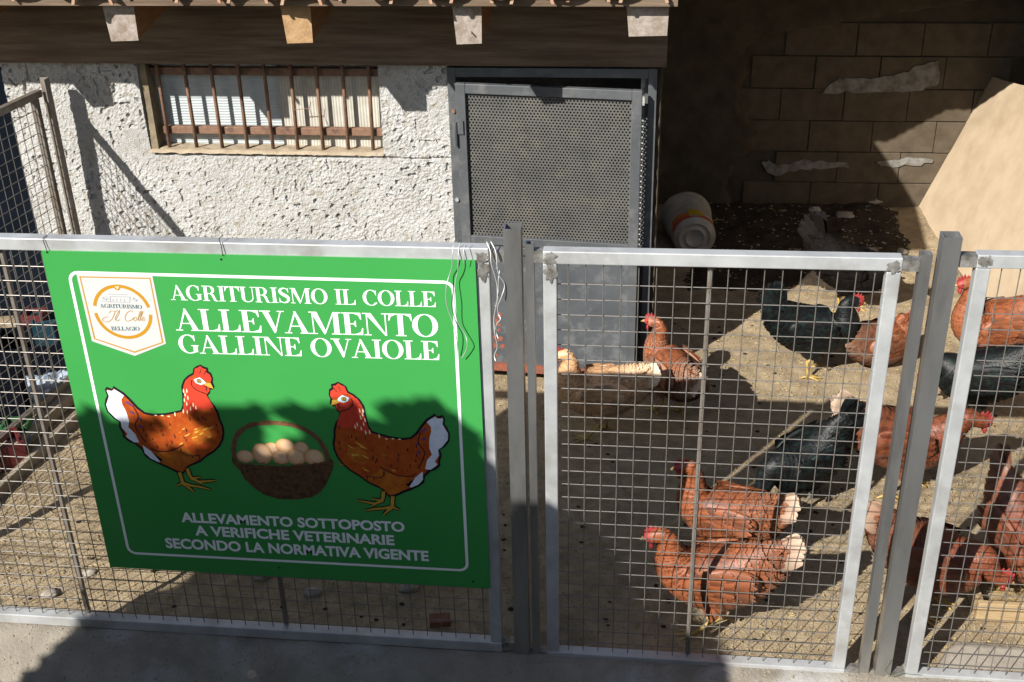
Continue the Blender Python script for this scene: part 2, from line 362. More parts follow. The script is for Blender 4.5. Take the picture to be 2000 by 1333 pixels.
mb = MB(); p0 = fy(575, 215, YW+.02); mb.tube([p0, fy(604, 212, YW+.015), fy(611, 231, YW+.01)], .0018, 5); mb.tube([fy(604, 212, YW+.015), fy(607, 200, YW+.02)], .0018, 5)
obj('twisted_wire', mb, K['rust'], win)
# beam, rafters, roof
mb = MB(); X = np.linspace(-3.6, .075, 60)
mb.bx(-3.6, .075, YW-.062, YW+.1, 1.552, 1.97); obj('beam', mb, K['beam'], coop, bevel=.004)
for i, (x0, x1, z0) in enumerate([(-2.86, -2.73, 1.752), (-2.145, -2.015, 1.757), (-1.425, -1.305, 1.752), (-.752, -.638, 1.752), (-.09, .07, 1.785), (-3.5, -3.38, 1.75)]):
    mb = MB(); zt = 1.908; yb = 1.44
    P = [(x0+.012, yb, z0), (x1-.004, yb, z0+.004), (x1, yb, zt), (x0, yb, zt), (x0+.012, 2.2, z0+.12), (x1-.004, 2.2, z0+.12), (x1, 2.2, zt+.12), (x0, 2.2, zt+.12)]
    mb.add(P, [(0, 1, 2, 3)], 0); mb.add(P, [(1, 5, 6, 2), (5, 4, 7, 6), (4, 0, 3, 7), (3, 2, 6, 7), (4, 5, 1, 0)], 1)
    o = obj('rafter', mb, [K['endraw'] if i == 2 else K['endgrain'], K['rafter']], coop, bevel=.004)
    if i == 3: obj('nail', MB().tube([(x0+.07, yb+.01, 1.80), (x0+.075, yb-.02, 1.798)], .003, 6), K['rust'], o)
sl_ = .158
def roofz(y): return 1.912+sl_*(y-1.40)
mb = MB()
for k, (y0, y1) in enumerate([(1.385, 1.62), (1.624, 1.86), (1.864, 2.1)]):
    P = [(-3.7, y0, roofz(y0)), (.10, y0, roofz(y0)), (.10, y1, roofz(y1)), (-3.7, y1, roofz(y1))]; Q = [(a, b_, c+.024) for a, b_, c in P]
    m2 = MB(); m2.add(P+Q, [(3, 2, 1, 0), (4, 5, 6, 7), (0, 1, 5, 4), (1, 2, 6, 5), (2, 3, 7, 6), (3, 0, 4, 7)])
    obj('roof_board', m2, K['beam'], coop)
mb = MB(); P = [(-3.7, 2.1, roofz(2.1)), (.10, 2.1, roofz(2.1)), (.10, 2.46, 2.03), (-3.7, 2.46, 2.03)]; Q = [(a, b_, c+.03) for a, b_, c in P]
mb.add(P+Q, [(3, 2, 1, 0), (4, 5, 6, 7), (0, 1, 5, 4), (1, 2, 6, 5), (2, 3, 7, 6), (3, 0, 4, 7)]); obj('roof_deck', mb, K['beam'], coop)
random.seed(11); x = -3.6; k = 0
while x < .02:
    w = random.uniform(.088, .1); yo = 1.355+random.uniform(-.035, .03); up = k % 2
    mb = MB(); n = 9; P = []
    for yy in (yo, yo+.42):
        for rr in (w, w-.013):
            for j in range(n):
                a = math.pi*j/(n-1); P.append((x+rr*.92*math.cos(a), yy, roofz(yy)+.026+(rr*.62*math.sin(a) if not up else .055-rr*.5*math.sin(a)+.012)))
    Fc = []
    for j in range(n-1): Fc += [(j, j+1, n+j+1, n+j), (2*n+j+1, 2*n+j, 3*n+j, 3*n+j+1), (j+1, j, 2*n+j, 2*n+j+1), (n+j, n+j+1, 3*n+j+1, 3*n+j)]
    Fc += [(0, n, 3*n, 2*n), (n-1, 3*n-1, 4*n-1, 2*n-1)]
    mb.add(P, Fc); obj('roof_tile', mb, K['tile'], coop, smooth=False); x += random.uniform(.095, .115); k += 1
# steel door
DF = obj('door_frame', MB().bx(-.862, -.826, YW-.035, YW+.03, 0.02, 1.538).bx(.002, .038, YW-.035, YW+.03, .02, 1.538).bx(-.826, .002, YW-.034, YW+.03, 1.497, 1.537), K['door'], coop, bevel=.002)
mb = MB().bx(-.012, .0018, YW+.031, YW+.045, .02, 1.49); obj('door_stop', mb, K['door'], DF)
TLp, TRp, MLp, MRp = fy(893, 157, YW-.055), fy(1257, 168, YW-.10), fy(905, 470, YW-.055), fy(1240, 487, YW-.10)
# the leaf hangs on the left jamb, sags and stands a little open
HX = -.822; ang = -.055; sag = -.017
def leaf(u, v, d):     # u from hinge, v height, d outward
    return (HX+u*math.cos(ang)+d*math.sin(ang), YW-.038+u*math.sin(ang)-d*math.cos(ang), v+sag*u)
LW = .802
def lbox(mb, u0, u1, v0, v1, d0, d1):
    P = [leaf(u, v, d) for d in (d0, d1) for v in (v0, v1) for u in (u0, u1)]
    return mb.add(P, [(0, 1, 3, 2), (4, 6, 7, 5), (0, 4, 5, 1), (2, 3, 7, 6), (0, 2, 6, 4), (1, 5, 7, 3)])
mb = MB(); lbox(mb, 0, .042, .085, 1.478, 0, .03); lbox(mb, LW-.042, LW, .085, 1.478, 0, .03); lbox(mb, .0425, LW-.0425, 1.436, 1.4775, 0, .0295)
lbox(mb, .0425, LW-.0425, .735, .775, 0, .0295); lbox(mb, .0425, LW-.0425, .690, .729, 0, .027)
door = obj('door', mb, K['door'], coop, bevel=.002, label='grey steel door leaf with perforated upper panel')
mb = MB(); lbox(mb, .0425, LW-.0425, .115, .6895, .006, .012); obj('lower_sheet', mb, K['door_low'], door)
mb = MB(); lbox(mb, .0425, LW-.0425, .078, .1145, 0, .029); obj('bottom_rail', mb, K['redlead'], door)
mb = MB(); random.seed(3)
for k in range(46):
    u = random.gauss(.13, .05); v = random.gauss(.27, .07) if k < 36 else random.gauss(.50, .02); u = u if k < 36 else random.uniform(.25, .34)
    r = random.uniform(.003, .016)*(1 if k < 36 else .4)
    if not .06 < u < .7 or not .13 < v < .66: continue
    n = 7; mb.add([leaf(u+r*math.cos(j*6.283/n)*random.uniform(.5, 1.2), v+r*math.sin(j*6.283/n)*random.uniform(.5, 1.6), .0124+k*.00004) for j in range(n)], [tuple(range(n-1, -1, -1))])
obj('paint_patch', mb, K['redlead'], door, kind='stuff')
# perforated sheet: every hole is a hole
mb = MB(); cw, ch = .0150, .0128; U0, U1, V0, V1 = .040, LW-.040, .772, 1.439; row = 0; v = V0
while v+ch <= V1+.002:
    u = U0-(cw/2 if row % 2 else 0)
    while u < U1:
        a, b2 = max(u, U0), min(u+cw, U1)
        if b2-a > cw*.95:
            cx_, cz_ = u+cw/2, v+ch/2; ou = [(1, 0), (1, 1), (0, 1), (-1, 1), (-1, 0), (-1, -1), (0, -1), (1, -1)]
            O = [leaf(cx_+i*cw/2, cz_+j*ch/2, .012) for i, j in ou]; I = [leaf(cx_+.0044*math.cos(k*math.pi/4), cz_+.0044*math.sin(k*math.pi/4), .012) for k in range(8)]
            mb.add(O+I, [((k+1) % 8, k, 8+k, 8+(k+1) % 8) for k in range(8)])
        elif b2 > a: mb.add([leaf(a, v, .012), leaf(b2, v, .012), leaf(b2, v+ch, .012), leaf(a, v+ch, .012)], [(0, 3, 2, 1)])
        u += cw
    v += ch; row += 1
obj('perforated_sheet', mb, K['perf'], door, kind='stuff')
mb = MB().tube([leaf(-.006, 1.20, .036), leaf(-.006, 1.31, .036)], .011, 10); lbox(mb, -.002, .03, 1.255, 1.315, .0305, .038); obj('hinge', mb, K['door'], DF)
mb = MB().tube([leaf(-.015, .42, .036), leaf(-.015, .53, .036)], .011, 10); obj('hinge', mb, K['door'], DF)
for px, py in ((886, 217), (893, 390)):
    p = fy(px, py, YW-.036); obj('bolt', MB().tube([p+np.array([0, .004, 0]), p+np.array([0, -.008, 0])], .009, 8), K['rust'] if py < 300 else K['steel'], DF)

# ------------------------------------------------------------------ back corner
YB = 4.18
bw = thing('block_wall', 'shaded concrete block wall with patches of render behind the hens', 'wall', (1.0, YB, 0))
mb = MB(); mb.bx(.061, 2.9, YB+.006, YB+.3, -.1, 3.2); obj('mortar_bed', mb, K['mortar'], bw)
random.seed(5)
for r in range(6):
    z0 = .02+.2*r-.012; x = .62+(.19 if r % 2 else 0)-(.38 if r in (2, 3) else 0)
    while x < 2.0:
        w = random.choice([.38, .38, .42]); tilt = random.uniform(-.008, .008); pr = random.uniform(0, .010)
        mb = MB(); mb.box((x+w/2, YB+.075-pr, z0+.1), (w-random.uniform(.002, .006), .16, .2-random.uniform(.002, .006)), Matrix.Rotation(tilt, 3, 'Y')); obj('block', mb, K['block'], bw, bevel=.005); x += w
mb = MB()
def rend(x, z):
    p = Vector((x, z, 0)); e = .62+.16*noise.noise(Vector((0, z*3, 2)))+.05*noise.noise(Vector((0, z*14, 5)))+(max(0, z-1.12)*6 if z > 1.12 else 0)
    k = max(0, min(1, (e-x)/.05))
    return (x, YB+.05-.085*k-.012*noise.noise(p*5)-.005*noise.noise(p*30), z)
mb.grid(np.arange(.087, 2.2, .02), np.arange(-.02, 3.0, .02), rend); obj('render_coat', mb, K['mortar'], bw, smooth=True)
def smear(pts, Y, name='cement_smear'):
    mb = MB(); R2 = []
    for i, (ax_, ay_) in enumerate(pts):
        bx_, by_ = pts[(i+1) % len(pts)]
        for t in (0, .25, .5, .75): qx, qy = ax_+(bx_-ax_)*t, ay_+(by_-ay_)*t; R2.append((qx+7*noise.noise(Vector((qx*.11, qy*.11, 1)))+4*noise.noise(Vector((qx*.4, qy*.4, 5))), qy+6*noise.noise(Vector((qx*.11, qy*.11, 9)))+4*noise.noise(Vector((qx*.4, qy*.4, 3)))))
    Q = [fy(px, py, Y) for px, py in R2]; c = sum(Q)/len(Q); n = len(Q)
    tri = tessellate_polygon([[Vector((q[0], q[2], 0)) for q in Q]]); mb.add([tuple(q) for q in Q], [tuple(t) for t in tri]); mb.add([tuple(q+np.array([0, .02, 0])) for q in Q]+[tuple(q) for q in Q], [(k, (k+1) % n, n+(k+1) % n, n+k) for k in range(n)]); obj(name, mb, K['cement'], bw)
smear([(1622, 168), (1640, 152), (1665, 150), (1700, 155), (1760, 145), (1800, 128), (1832, 118), (1834, 165), (1800, 176), (1730, 180), (1650, 182), (1600, 184)], YB-.021)
smear([(1488, 318), (1500, 314), (1520, 326), (1560, 314), (1600, 314), (1652, 318), (1655, 326), (1600, 330), (1560, 332), (1520, 344), (1500, 340)], YB-.019)
smear([(1710, 318), (1760, 312), (1822, 308), (1820, 318), (1770, 324), (1716, 326)], YB-.019)
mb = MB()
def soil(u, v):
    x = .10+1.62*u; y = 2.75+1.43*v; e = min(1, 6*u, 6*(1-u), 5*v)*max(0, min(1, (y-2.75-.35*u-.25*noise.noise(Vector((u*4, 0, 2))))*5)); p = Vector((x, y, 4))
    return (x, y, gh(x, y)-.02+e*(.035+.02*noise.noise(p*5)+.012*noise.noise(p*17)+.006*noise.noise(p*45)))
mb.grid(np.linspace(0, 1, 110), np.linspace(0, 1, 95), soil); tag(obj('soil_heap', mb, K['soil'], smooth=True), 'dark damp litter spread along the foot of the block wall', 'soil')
mb = MB(); random.seed(31)
for k in range(420):
    u, v = random.random(), random.uniform(.25, 1); x, y, z = soil(u, v); r = random.uniform(.003, .010); a = random.random()*6
    mb.add([(x+r*1.6*math.cos(a+j*1.571)*random.uniform(.5, 1), y+r*math.sin(a+j*1.571), z+random.uniform(.002, .008)) for j in range(4)]+[(x, y, z+r*.8)], [(0, 1, 4), (1, 2, 4), (2, 3, 4), (3, 0, 4)])
obj('pale_litter', mb, K['pale_stone'], kind='stuff')
# leaning tan panel on the right
b0 = gnd(1775, 396, .02); b1 = gnd(1836, 482, .01); dirb = (b1-b0); dirb[2] = 0; dirb /= np.linalg.norm(dirb)
topf = fy(1912, 146, b0[1]+.02)
lean = topf-b0; nrm = np.cross(dirb, lean); nrm /= np.linalg.norm(nrm)
if nrm[0] > 0: nrm = -nrm
KAP = .21; mb = MB(); Lb = 2.7; nb = 24; prof = []
for i in range(nb+1):
    s = i/nb*Lb; j = .012*noise.noise(Vector((s*6, 0, 4)))
    prof.append((s, j))
P = []
for d in (0, -.03):
    for i, (s, j) in enumerate(prof):
        cut = .16 if i == 0 else 0
        for tt in np.linspace(0, 1, 6):
            w = b0+dirb*(s+(.10*(1-tt)**3 if False else 0)+(0 if i else -.02*math.sin(tt*9)))+lean*(tt*(1+KAP*s)+(j if tt == 1 else 0))+nrm*(.0 if d == 0 else d)
            P.append(tuple(w))
n2 = (nb+1)*6; Fc = []
for i in range(nb):
    for k in range(5):
        a = i*6+k; Fc.append((a, a+1, a+7, a+6)); Fc.append((n2+a+6, n2+a+7, n2+a+1, n2+a))
for k in range(5): Fc.append((k, n2+k, n2+k+1, k+1)); a = nb*6+k; Fc.append((a, a+1, n2+a+1, n2+a))
for i in range(nb): a = i*6; Fc.append((a, a+6, n2+a+6, n2+a)); a += 5; Fc.append((a, n2+a, n2+a+6, a+6))
mb.add(P, Fc); tag(obj('leaning_panel', mb, K['board']), 'large tan board leaning against the stone wall on the right', 'panel')
sw = thing('stone_wall', 'rough dark stone wall above the leaning tan board', 'wall', (2.5, 3.2, 0))
mb = MB(); mb.bx(2.56, 2.9, -.5, YB+.2, -.1, 3.2); obj('wall_core', mb, K['stone'], sw)
random.seed(9)
for yk in range(11):
    for zk in range(7):
        yy = YB-.1-yk*.3+random.uniform(-.05, .05); zz = .2+zk*.3+random.uniform(-.05, .05)
        o = MB().ell((2.52+random.uniform(-.03, .04), yy, zz), (.13, .19, .17), 10, 8, rough=.5, seed=yk*9+zk); obj('wall_stone', o, K['stone'], sw, smooth=True)
# unseen roof above the frame, added to shade the corner
rf = thing('shade_roof', 'unseen corrugated roof added to shade the back corner', 'roof', (1.4, 3.4, 1.9))
zf = .47+.864*(YB-2.72)  # height and bent edge set by the shade wanted on wall and panel
mb = MB(); mb.grid(np.arange(.12, 3.2, .019), [0, 1], lambda x, v: (x, (2.72+.24*max(0, min(1, (x-.45)/.5)))*(1-v)+4.4*v, zf+.004*math.sin(x*2*math.pi/.076)+v*.2)); obj('corrugated_sheet', mb, K['steel_dark'], rf, smooth=True)
for yy in (3.1, 3.8): obj('purlin', MB().bx(.12, 3.2, yy-.03, yy+.03, zf+(yy-2.72)*.12-.075, zf+(yy-2.72)*.12-.012), K['beam'], rf)

# bucket lying on its side
p = gnd(1358, 512); bk = thing('paint_bucket', 'white plastic bucket with red and yellow print lying on its side', 'bucket', (p[0], p[1]+.12, 0))
ax = np.array([.10, -.80, .02]); ax /= np.linalg.norm(ax); e1 = np.cross(ax, [0, 0, 1]); e1 /= np.linalg.norm(e1); e2 = np.cross(e1, ax)
c0 = np.array([p[0]-.01, p[1]+.01, .148])
def ring(r, t, n=40): return [tuple(c0+ax*t+r*(e1*math.cos(2*math.pi*k/n)+e2*math.sin(2*math.pi*k/n))) for k in range(n)]
def lathe(pr, n=40, close=True):
    mb = MB(); P = []; 
    for r, t in pr: P += ring(r, t, n)
    mb.add(P, [(i*n+k, i*n+(k+1) % n, (i+1)*n+(k+1) % n, (i+1)*n+k) for i in range(len(pr)-1) for k in range(n)]); return mb
pr = [(.0005, 0), (.05, 0), (.052, .006), (.056, .006), (.058, 0), (.085, 0), (.087, .005), (.095, .005), (.098, -.004), (.118, -.006), (.124, -.012), (.146, -.33), (.15, -.332), (.15, -.345), (.155, -.345), (.155, -.37), (.148, -.37), (.143, -.34), (.12, -.02)]
body = obj('bucket_body', lathe(pr), K['bucket'], bk, smooth=True)
def bprint(a0, a1, f0, f1, m, lift):
    mb = MB(); n = 14; P = []
    for k in range(n+1):
        a = a0+(a1-a0)*k/n
        for f in (f0, f1):
            t = f(a) if callable(f) else f; r = .124+(.146-.124)*(-t-.012)/.318+lift
            P.append(tuple(c0+ax*t+r*(e1*math.cos(a)+e2*math.sin(a))))
    mb.add(P, [(2*k, 2*k+1, 2*k+3, 2*k+2) for k in range(n)]); obj('printed_band', mb, m, body)
bprint(.2, 2.9, -.018, lambda a: -.05-.02*math.sin(a*3), K['b_red'], .0006)
bprint(.35, 1.35, lambda a: -.05-.02*math.sin(a*3), lambda a: -.085-.03*math.sin(a*2.4), K['b_org'], .0007)
bprint(1.35, 2.0, lambda a: -.045, lambda a: -.085-.04*abs(math.sin(a*3)), K['b_yel'], .0008)
bprint(2.45, 2.75, -.052, -.09, K['b_yel'], .0008)

# ------------------------------------------------------------------ side fence and what lies beyond it
def frame_tube(mb, a, b, w, d=None, mi=0):
    """square tube between two points; w across, d in Y"""
    a = np.array(a, float); b = np.array(b, float); t = b-a; L = np.linalg.norm(t); t /= L; d = d or w
    y = np.array([0, 1.0, 0]) if abs(t[1]) < .9 else np.array([1.0, 0, 0]); y = y-t*(y@t); y /= np.linalg.norm(y); x = np.cross(y, t)
    P = [a+x*i*w/2+y*j*d/2 for i, j in ((-1, -1), (1, -1), (1, 1), (-1, 1))]; P += [q+t*L for q in P]
    return mb.add(P, [(3, 2, 1, 0), (4, 5, 6, 7), (0, 1, 5, 4), (1, 2, 6, 5), (2, 3, 7, 6), (3, 0, 4, 7)], mi)
A = np.array([-2.685, 1.78, 0]); B = np.array([-2.93, .03, 0]); dv = B-A; Ls = np.linalg.norm(dv); dv /= Ls
sp = thing('side_mesh_fence', 'weathered mesh panel running back to the coop wall', 'fence panel', A)
def sd(s, z): return tuple(A+dv*s+np.array([0, 0, z]))
obj('top_rail', frame_tube(MB(), sd(-.03, 1.435), sd(Ls, 1.45), .032, .032), K['angle_iron'], sp, bevel=.003)
obj('bottom_rail', frame_tube(MB(), sd(0, .10), sd(Ls, .10), .03, .03), K['angle_iron'], sp, bevel=.003)
obj('stile', frame_tube(MB(), sd(.015, .11), sd(.015, 1.42), .03, .03), K['angle_iron'], sp, bevel=.003)
obj('stile', frame_tube(MB(), sd(.95, .11), sd(.95, 1.42), .025, .025), K['angle_iron'], sp, bevel=.003)
mb = MB()
for k in range(int(Ls/.05)): mb.tube([sd(.04+k*.05, .1), sd(.04+k*.05, 1.43)], .0018, 5)
for k in range(27): mb.tube([sd(.0, .12+k*.05), sd(Ls, .12+k*.05)], .0018, 5)
obj('wire_mesh', mb, K['wire'], sp, kind='stuff')
pp = A+np.array([.02, .035, 0])
mb = MB(); mb.bx(pp[0]-.01, pp[0]+.032, pp[1]+.012, pp[1]+.017, 0, 1.50); mb.bx(pp[0]+.027, pp[0]+.0325, pp[1]-.03, pp[1]+.0115, 0, 1.50)
tag(obj('angle_post', mb, K['angle_iron']), 'grey angle iron post standing against the coop wall', 'post')
for k, (off, z, w) in enumerate([(0, .075, .06), (.13, .03, .07)]):
    mb = MB(); q = np.array([.04+off, 0, 0]); frame_tube(mb, A+q+np.array([-.03, 0, z/2]), B+q+np.array([0, 0, z/2]), w, z)
    tag(obj('edging_board', mb, K['edging'], bevel=.006), ['pale edging under the side mesh panel', 'lower edging strip lying inside the side mesh panel'][k], 'edging')
mb = MB(); mb.grid(np.linspace(-6.5, -2.97, 40), np.linspace(0, 1, 20), lambda x, v: (x, 2.9-.5*v**2+.05*noise.noise(Vector((x*3, v*2, 0)))+.03*math.sin(x*9), 2.0-2.0*v))
tag(obj('tarpaulin', mb, K['navy'], smooth=True), 'navy sheet, darkened for shade, hanging beyond the side mesh panel', 'tarpaulin')
mb = MB(); c = gnd(75, 790)
def filmf(u, v):
    p = Vector((u*7, v*7, 3)); return (c[0]-.40+.55*u, c[1]-.38+.72*v, .03+.05*abs(noise.noise(p))+.03*abs(noise.noise(p*3))+.012*noise.noise(p*9))
mb.grid(np.linspace(0, 1, 50), np.linspace(0, 1, 50), filmf); tag(obj('plastic_sheet', mb, K['film'], smooth=False), 'crumpled pale blue plastic sheet on the ground outside the side mesh', 'plastic sheet')
def crate(px, py, w, d, h, m, lab, rz=.3):
    q = gnd(px, py); mb = MB(); R_ = Matrix.Rotation(rz, 3, 'Z'); t = thing('plastic_crate', lab, 'crate', (q[0], q[1], 0), rz)
    b = MB(); b.bx(-w/2, w/2, -d/2, d/2, .004, .014); obj('base', b, m, t, local=True)
    for s in (-1, 1):
        obj('side_wall', MB().bx(s*(w/2-.006)-.006, s*(w/2-.006)+.006, -d/2, d/2, .0145, h), m, t, local=True); obj('side_wall', MB().bx(-w/2+.0125, w/2-.0125, s*(d/2-.006)-.006, s*(d/2-.006)+.006, .0145, h-.004), m, t, local=True)
crate(78, 725, .34, .26, .2, K['navy'], 'dark crate beyond the side mesh behind the pale sheet'); crate(108, 690, .16, .14, .22, K['p_teal'], 'teal plastic box beside the dark crate', .5); crate(85, 690, .1, .1, .24, K['p_red'], 'red plastic box next to the teal box', .1)
crate(8, 905, .18, .16, .12, K['p_red'], 'red plastic box at the foot of the side mesh', .7); crate(5, 830, .25, .2, .25, K['navy'], 'dark box outside the side mesh next to the red one', .4); crate(40, 860, .12, .10, .1, K['p_grn'], 'small green box in front of the pale blue sheet', .2)

# ------------------------------------------------------------------ front fence
def panel(name, label, x0, x1, z0, z1, verts_x, hz, bars, rails=True, left=True, right=True, ang=0.0):
    t = thing(name, label, 'gate' if 'gate' in name else 'fence panel', ((x0+x1)/2, 0, 0)); T = .04
    obj('top_rail', frame_tube(MB(), (x0, 0, z1-T/2), (x1, 0, z1-T/2+.004), T), K['steel'], t, bevel=.003)
    obj('bottom_rail', frame_tube(MB(), (x0, 0, z0+T/2), (x1, 0, z0+T/2-.002), T), K['steel'], t, bevel=.003)
    if left: obj('stile', frame_tube(MB(), (x0+T/2, .001, z0+T+.0005), (x0+T/2, .001, z1-T-.0005), T, T-.004), K['steel'], t, bevel=.003)
    if right: obj('stile', frame_tube(MB(), (x1-T/2, .001, z0+T+.0005), (x1-T/2, .001, z1-T-.0005), T, T-.004), K['steel'], t, bevel=.003)
    mb = MB(); r = .0016
    for x in verts_x: mb.tube([(x, -.0015, z0+T-.005), (x, -.0015, z1-T+.005)], r, 6)
    for z in hz: mb.tube([(x0+(T if left else 0)-.004, .0022, z), (x1-(T if right else 0)+.004, .0022, z)], r, 6)
    obj('wire_mesh', mb, K['wire'], t, kind='stuff')
    for x in bars: obj('stiffener_bar', frame_tube(MB(), (x, .016, z0+T), (x, .016, z1-T), .015, .015), K['angle_iron'], t, bevel=.002)
    return t
ZT = 1.532
HZ = [.082+.05*k for k in range(28)]
left = panel('mesh_fence', 'long mesh fence panel carrying the green sign', -2.93, -.438, .024, ZT, [-2.90+.05*k for k in range(50) if -2.90+.05*k < -.49], HZ, [-1.937, -1.207], left=True)
gate = panel('mesh_gate', 'steel framed mesh gate between the two tall posts', -.283, .715, -.004, ZT-.001, [-.211+.0505*k for k in range(18)], [z-.012 for z in HZ], [.194])
rightp = panel('mesh_fence', 'mesh fence panel right of the gate beside the second post', .912, 2.35, -.006, ZT+.018, [.985+.05*k for k in range(27)], [z-.02 for z in HZ], [1.6], right=False)
def hollow(mb, x0, x1, y0, y1, z0, z1, w=.004):
    P = []
    for z in (z0, z1): P += [(x0, y0, z), (x1, y0, z), (x1, y1, z), (x0, y1, z)]
    I = []
    for z in (z1, z1-.25): I += [(x0+w, y0+w, z), (x1-w, y0+w, z), (x1-w, y1-w, z), (x0+w, y1-w, z)]
    mb.add(P+I, [(0, 1, 5, 4), (1, 2, 6, 5), (2, 3, 7, 6), (3, 0, 4, 7)]+[(4+k, 4+(k+1) % 4, 8+(k+1) % 4, 8+k) for k in range(4)]+[(8+k, 8+(k+1) % 4, 12+(k+1) % 4, 12+k) for k in range(4)]); return mb
tag(obj('fence_post', hollow(MB(), -.394, -.344, -.025, .025, -.06, 1.598), K['steel_dark']), 'tall square steel post between the sign panel and the gate', 'post')
tag(obj('fence_post', hollow(MB(), .812, .862, -.025, .025, -.06, 1.60), K['steel_dark']), 'tall square steel post between the gate and the right panel', 'post')
g1 = obj('hinge_tube', hollow(MB(), -.333, -.309, -.014, .014, .0, 1.548), K['steel_dark'], gate); g2 = obj('latch_tube', hollow(MB(), .762, .793, -.016, .016, .0, 1.545), K['steel_dark'], gate)
for zz in (ZT-.021, .016): obj('hinge_bracket', frame_tube(MB(), (-.3085, 0, zz), (-.2835, 0, zz), .034), K['weld'], gate)
for zz in (ZT-.021, .016): obj('latch_bracket', frame_tube(MB(), (.7155, 0, zz), (.7615, 0, zz), .034), K['weld'], gate)
for zz in (ZT-.022, .046): obj('post_bracket', frame_tube(MB(), (-.4375, 0, zz), (-.3945, 0, zz), .034), K['weld'], left)
for zz in (ZT-.004, .014): obj('post_bracket', frame_tube(MB(), (.8625, 0, zz), (.9115, 0, zz), .034), K['weld'], rightp)
def weld(par, x, z, sx, sz, seed):
    mb = MB(); n = 30; c_ = Vector((x, -.0203, z)); P = [(x, -.0225, z)]
    for k in range(n):
        a = 2*math.pi*k/n; rr = 1+.6*noise.noise(Vector((math.cos(a)*2.6+seed*3, math.sin(a)*2.6, seed))); P.append((x+sx*rr*math.cos(a), -.0203, z+sz*rr*math.sin(a)))
    mb.add(P, [(0, 1+(k+1) % n, 1+k) for k in range(n)]); obj('weld_burn', mb, K['weld'], par, smooth=True)
weld(left, -.458, 1.507, .018, .020, 1); weld(left, -.457, 1.465, .017, .03, 2); weld(gate, -.262, 1.508, .019, .02, 3); weld(gate, -.262, 1.465, .017, .028, 4); weld(gate, .694, 1.508, .019, .02, 5); weld(rightp, .934, 1.53, .019, .018, 6)
tag(obj('green_wire', MB().tube([(.858, -.03, .10), (.84, -.034, .055), (.87, -.036, .03), (.90, -.032, .045), (.96, -.03, .04)], .0009, 5), K['greenwire']), 'thin green wire twisted round the foot of the second post', 'wire')

# ------------------------------------------------------------------ sign
SY = -.0265
def sg(px, py): q = fy(px, py, SY); return (q[0], q[2])
C4 = [sg(80, 490), sg(928, 509), sg(957, 1150), sg(215, 1108)]
sx0 = (C4[0][0]+C4[3][0])/2; sx1 = (C4[1][0]+C4[2][0])/2
sign = thing('farm_sign', 'large green farm sign with two printed hens and a basket of eggs', 'sign', ((sx0+sx1)/2, SY, C4[2][1]))
f3 = lambda u, v, d: (u, SY-d, v)
mb = MB(); mb.prism([C4[3], C4[2], C4[1], C4[0]], f3, -.004, 0); obj('sign_board', mb, K['green'], sign)
LAY = [0]
class Art:
    """flat print on the sign: every piece a thin sheet on its own level"""
    def __init__(s, lev): s.mb = MB(); s.d = .0003*lev+.0002; s.k = 0
    def lift(s): s.k += 1; return s.d+s.k*.000003
    def poly(s, P, mi=0):
        d = s.lift(); tri = tessellate_polygon([[Vector((p[0], p[1], 0)) for p in P]]); vv = [f3(p[0], p[1], d) for p in P]
        out = []
        for t in tri:
            a, b, c_ = [vv[i] for i in t]; cr = (b[0]-a[0])*(c_[2]-a[2])-(b[2]-a[2])*(c_[0]-a[0]); out.append(tuple(t) if cr > 0 else (t[0], t[2], t[1]))
        s.mb.add(vv, out, mi)
    def strip(s, A_, B_, mi=0, closed=False):
        d = s.lift(); n = len(A_); P = [f3(p[0], p[1], d) for p in A_]+[f3(p[0], p[1], d) for p in B_]; F_ = []
        for i in range(n if closed else n-1):
            j = (i+1) % n; q = (i, j, n+j, n+i); a, b, c_ = [P[k] for k in q[:3]]
            F_.append(q if (b[0]-a[0])*(c_[2]-a[2])-(b[2]-a[2])*(c_[0]-a[0]) > 0 else q[::-1])
        s.mb.add(P, F_, mi)
    def stroke(s, pts, w, mi=0, closed=False):
        P = [np.array(p[:2], float) for p in pts]; n = len(P); A_, B_ = [], []
        for i in range(n):
            a = P[(i-1) % n] if (closed or i) else P[i]; b = P[(i+1) % n] if (closed or i < n-1) else P[i]; t = b-a; t /= np.linalg.norm(t)+1e-9
            ww = (w[i] if hasattr(w, '__len__') else w)/2; A_.append(P[i]+ww*np.array([-t[1], t[0]])); B_.append(P[i]-ww*np.array([-t[1], t[0]]))
        s.strip(A_, B_, mi, closed)
    def ellipse(s, c, rx, ry, mi=0, n=24): s.poly([(c[0]+rx*math.cos(2*math.pi*k/n), c[1]+ry*math.sin(2*math.pi*k/n)) for k in range(n)], mi)
    def done(s, name, mats, par): return obj(name, s.mb, mats, par, kind='stuff' if name in ('feather_lines', 'hackle_flecks', 'tail_flecks', 'weave_print', 'crown_dots', 'house_drawing') else None)
def P_(name, c, c2=None, sc=60): return mat('print_'+name, c, .42, 0, c2, sc, spec=.22)
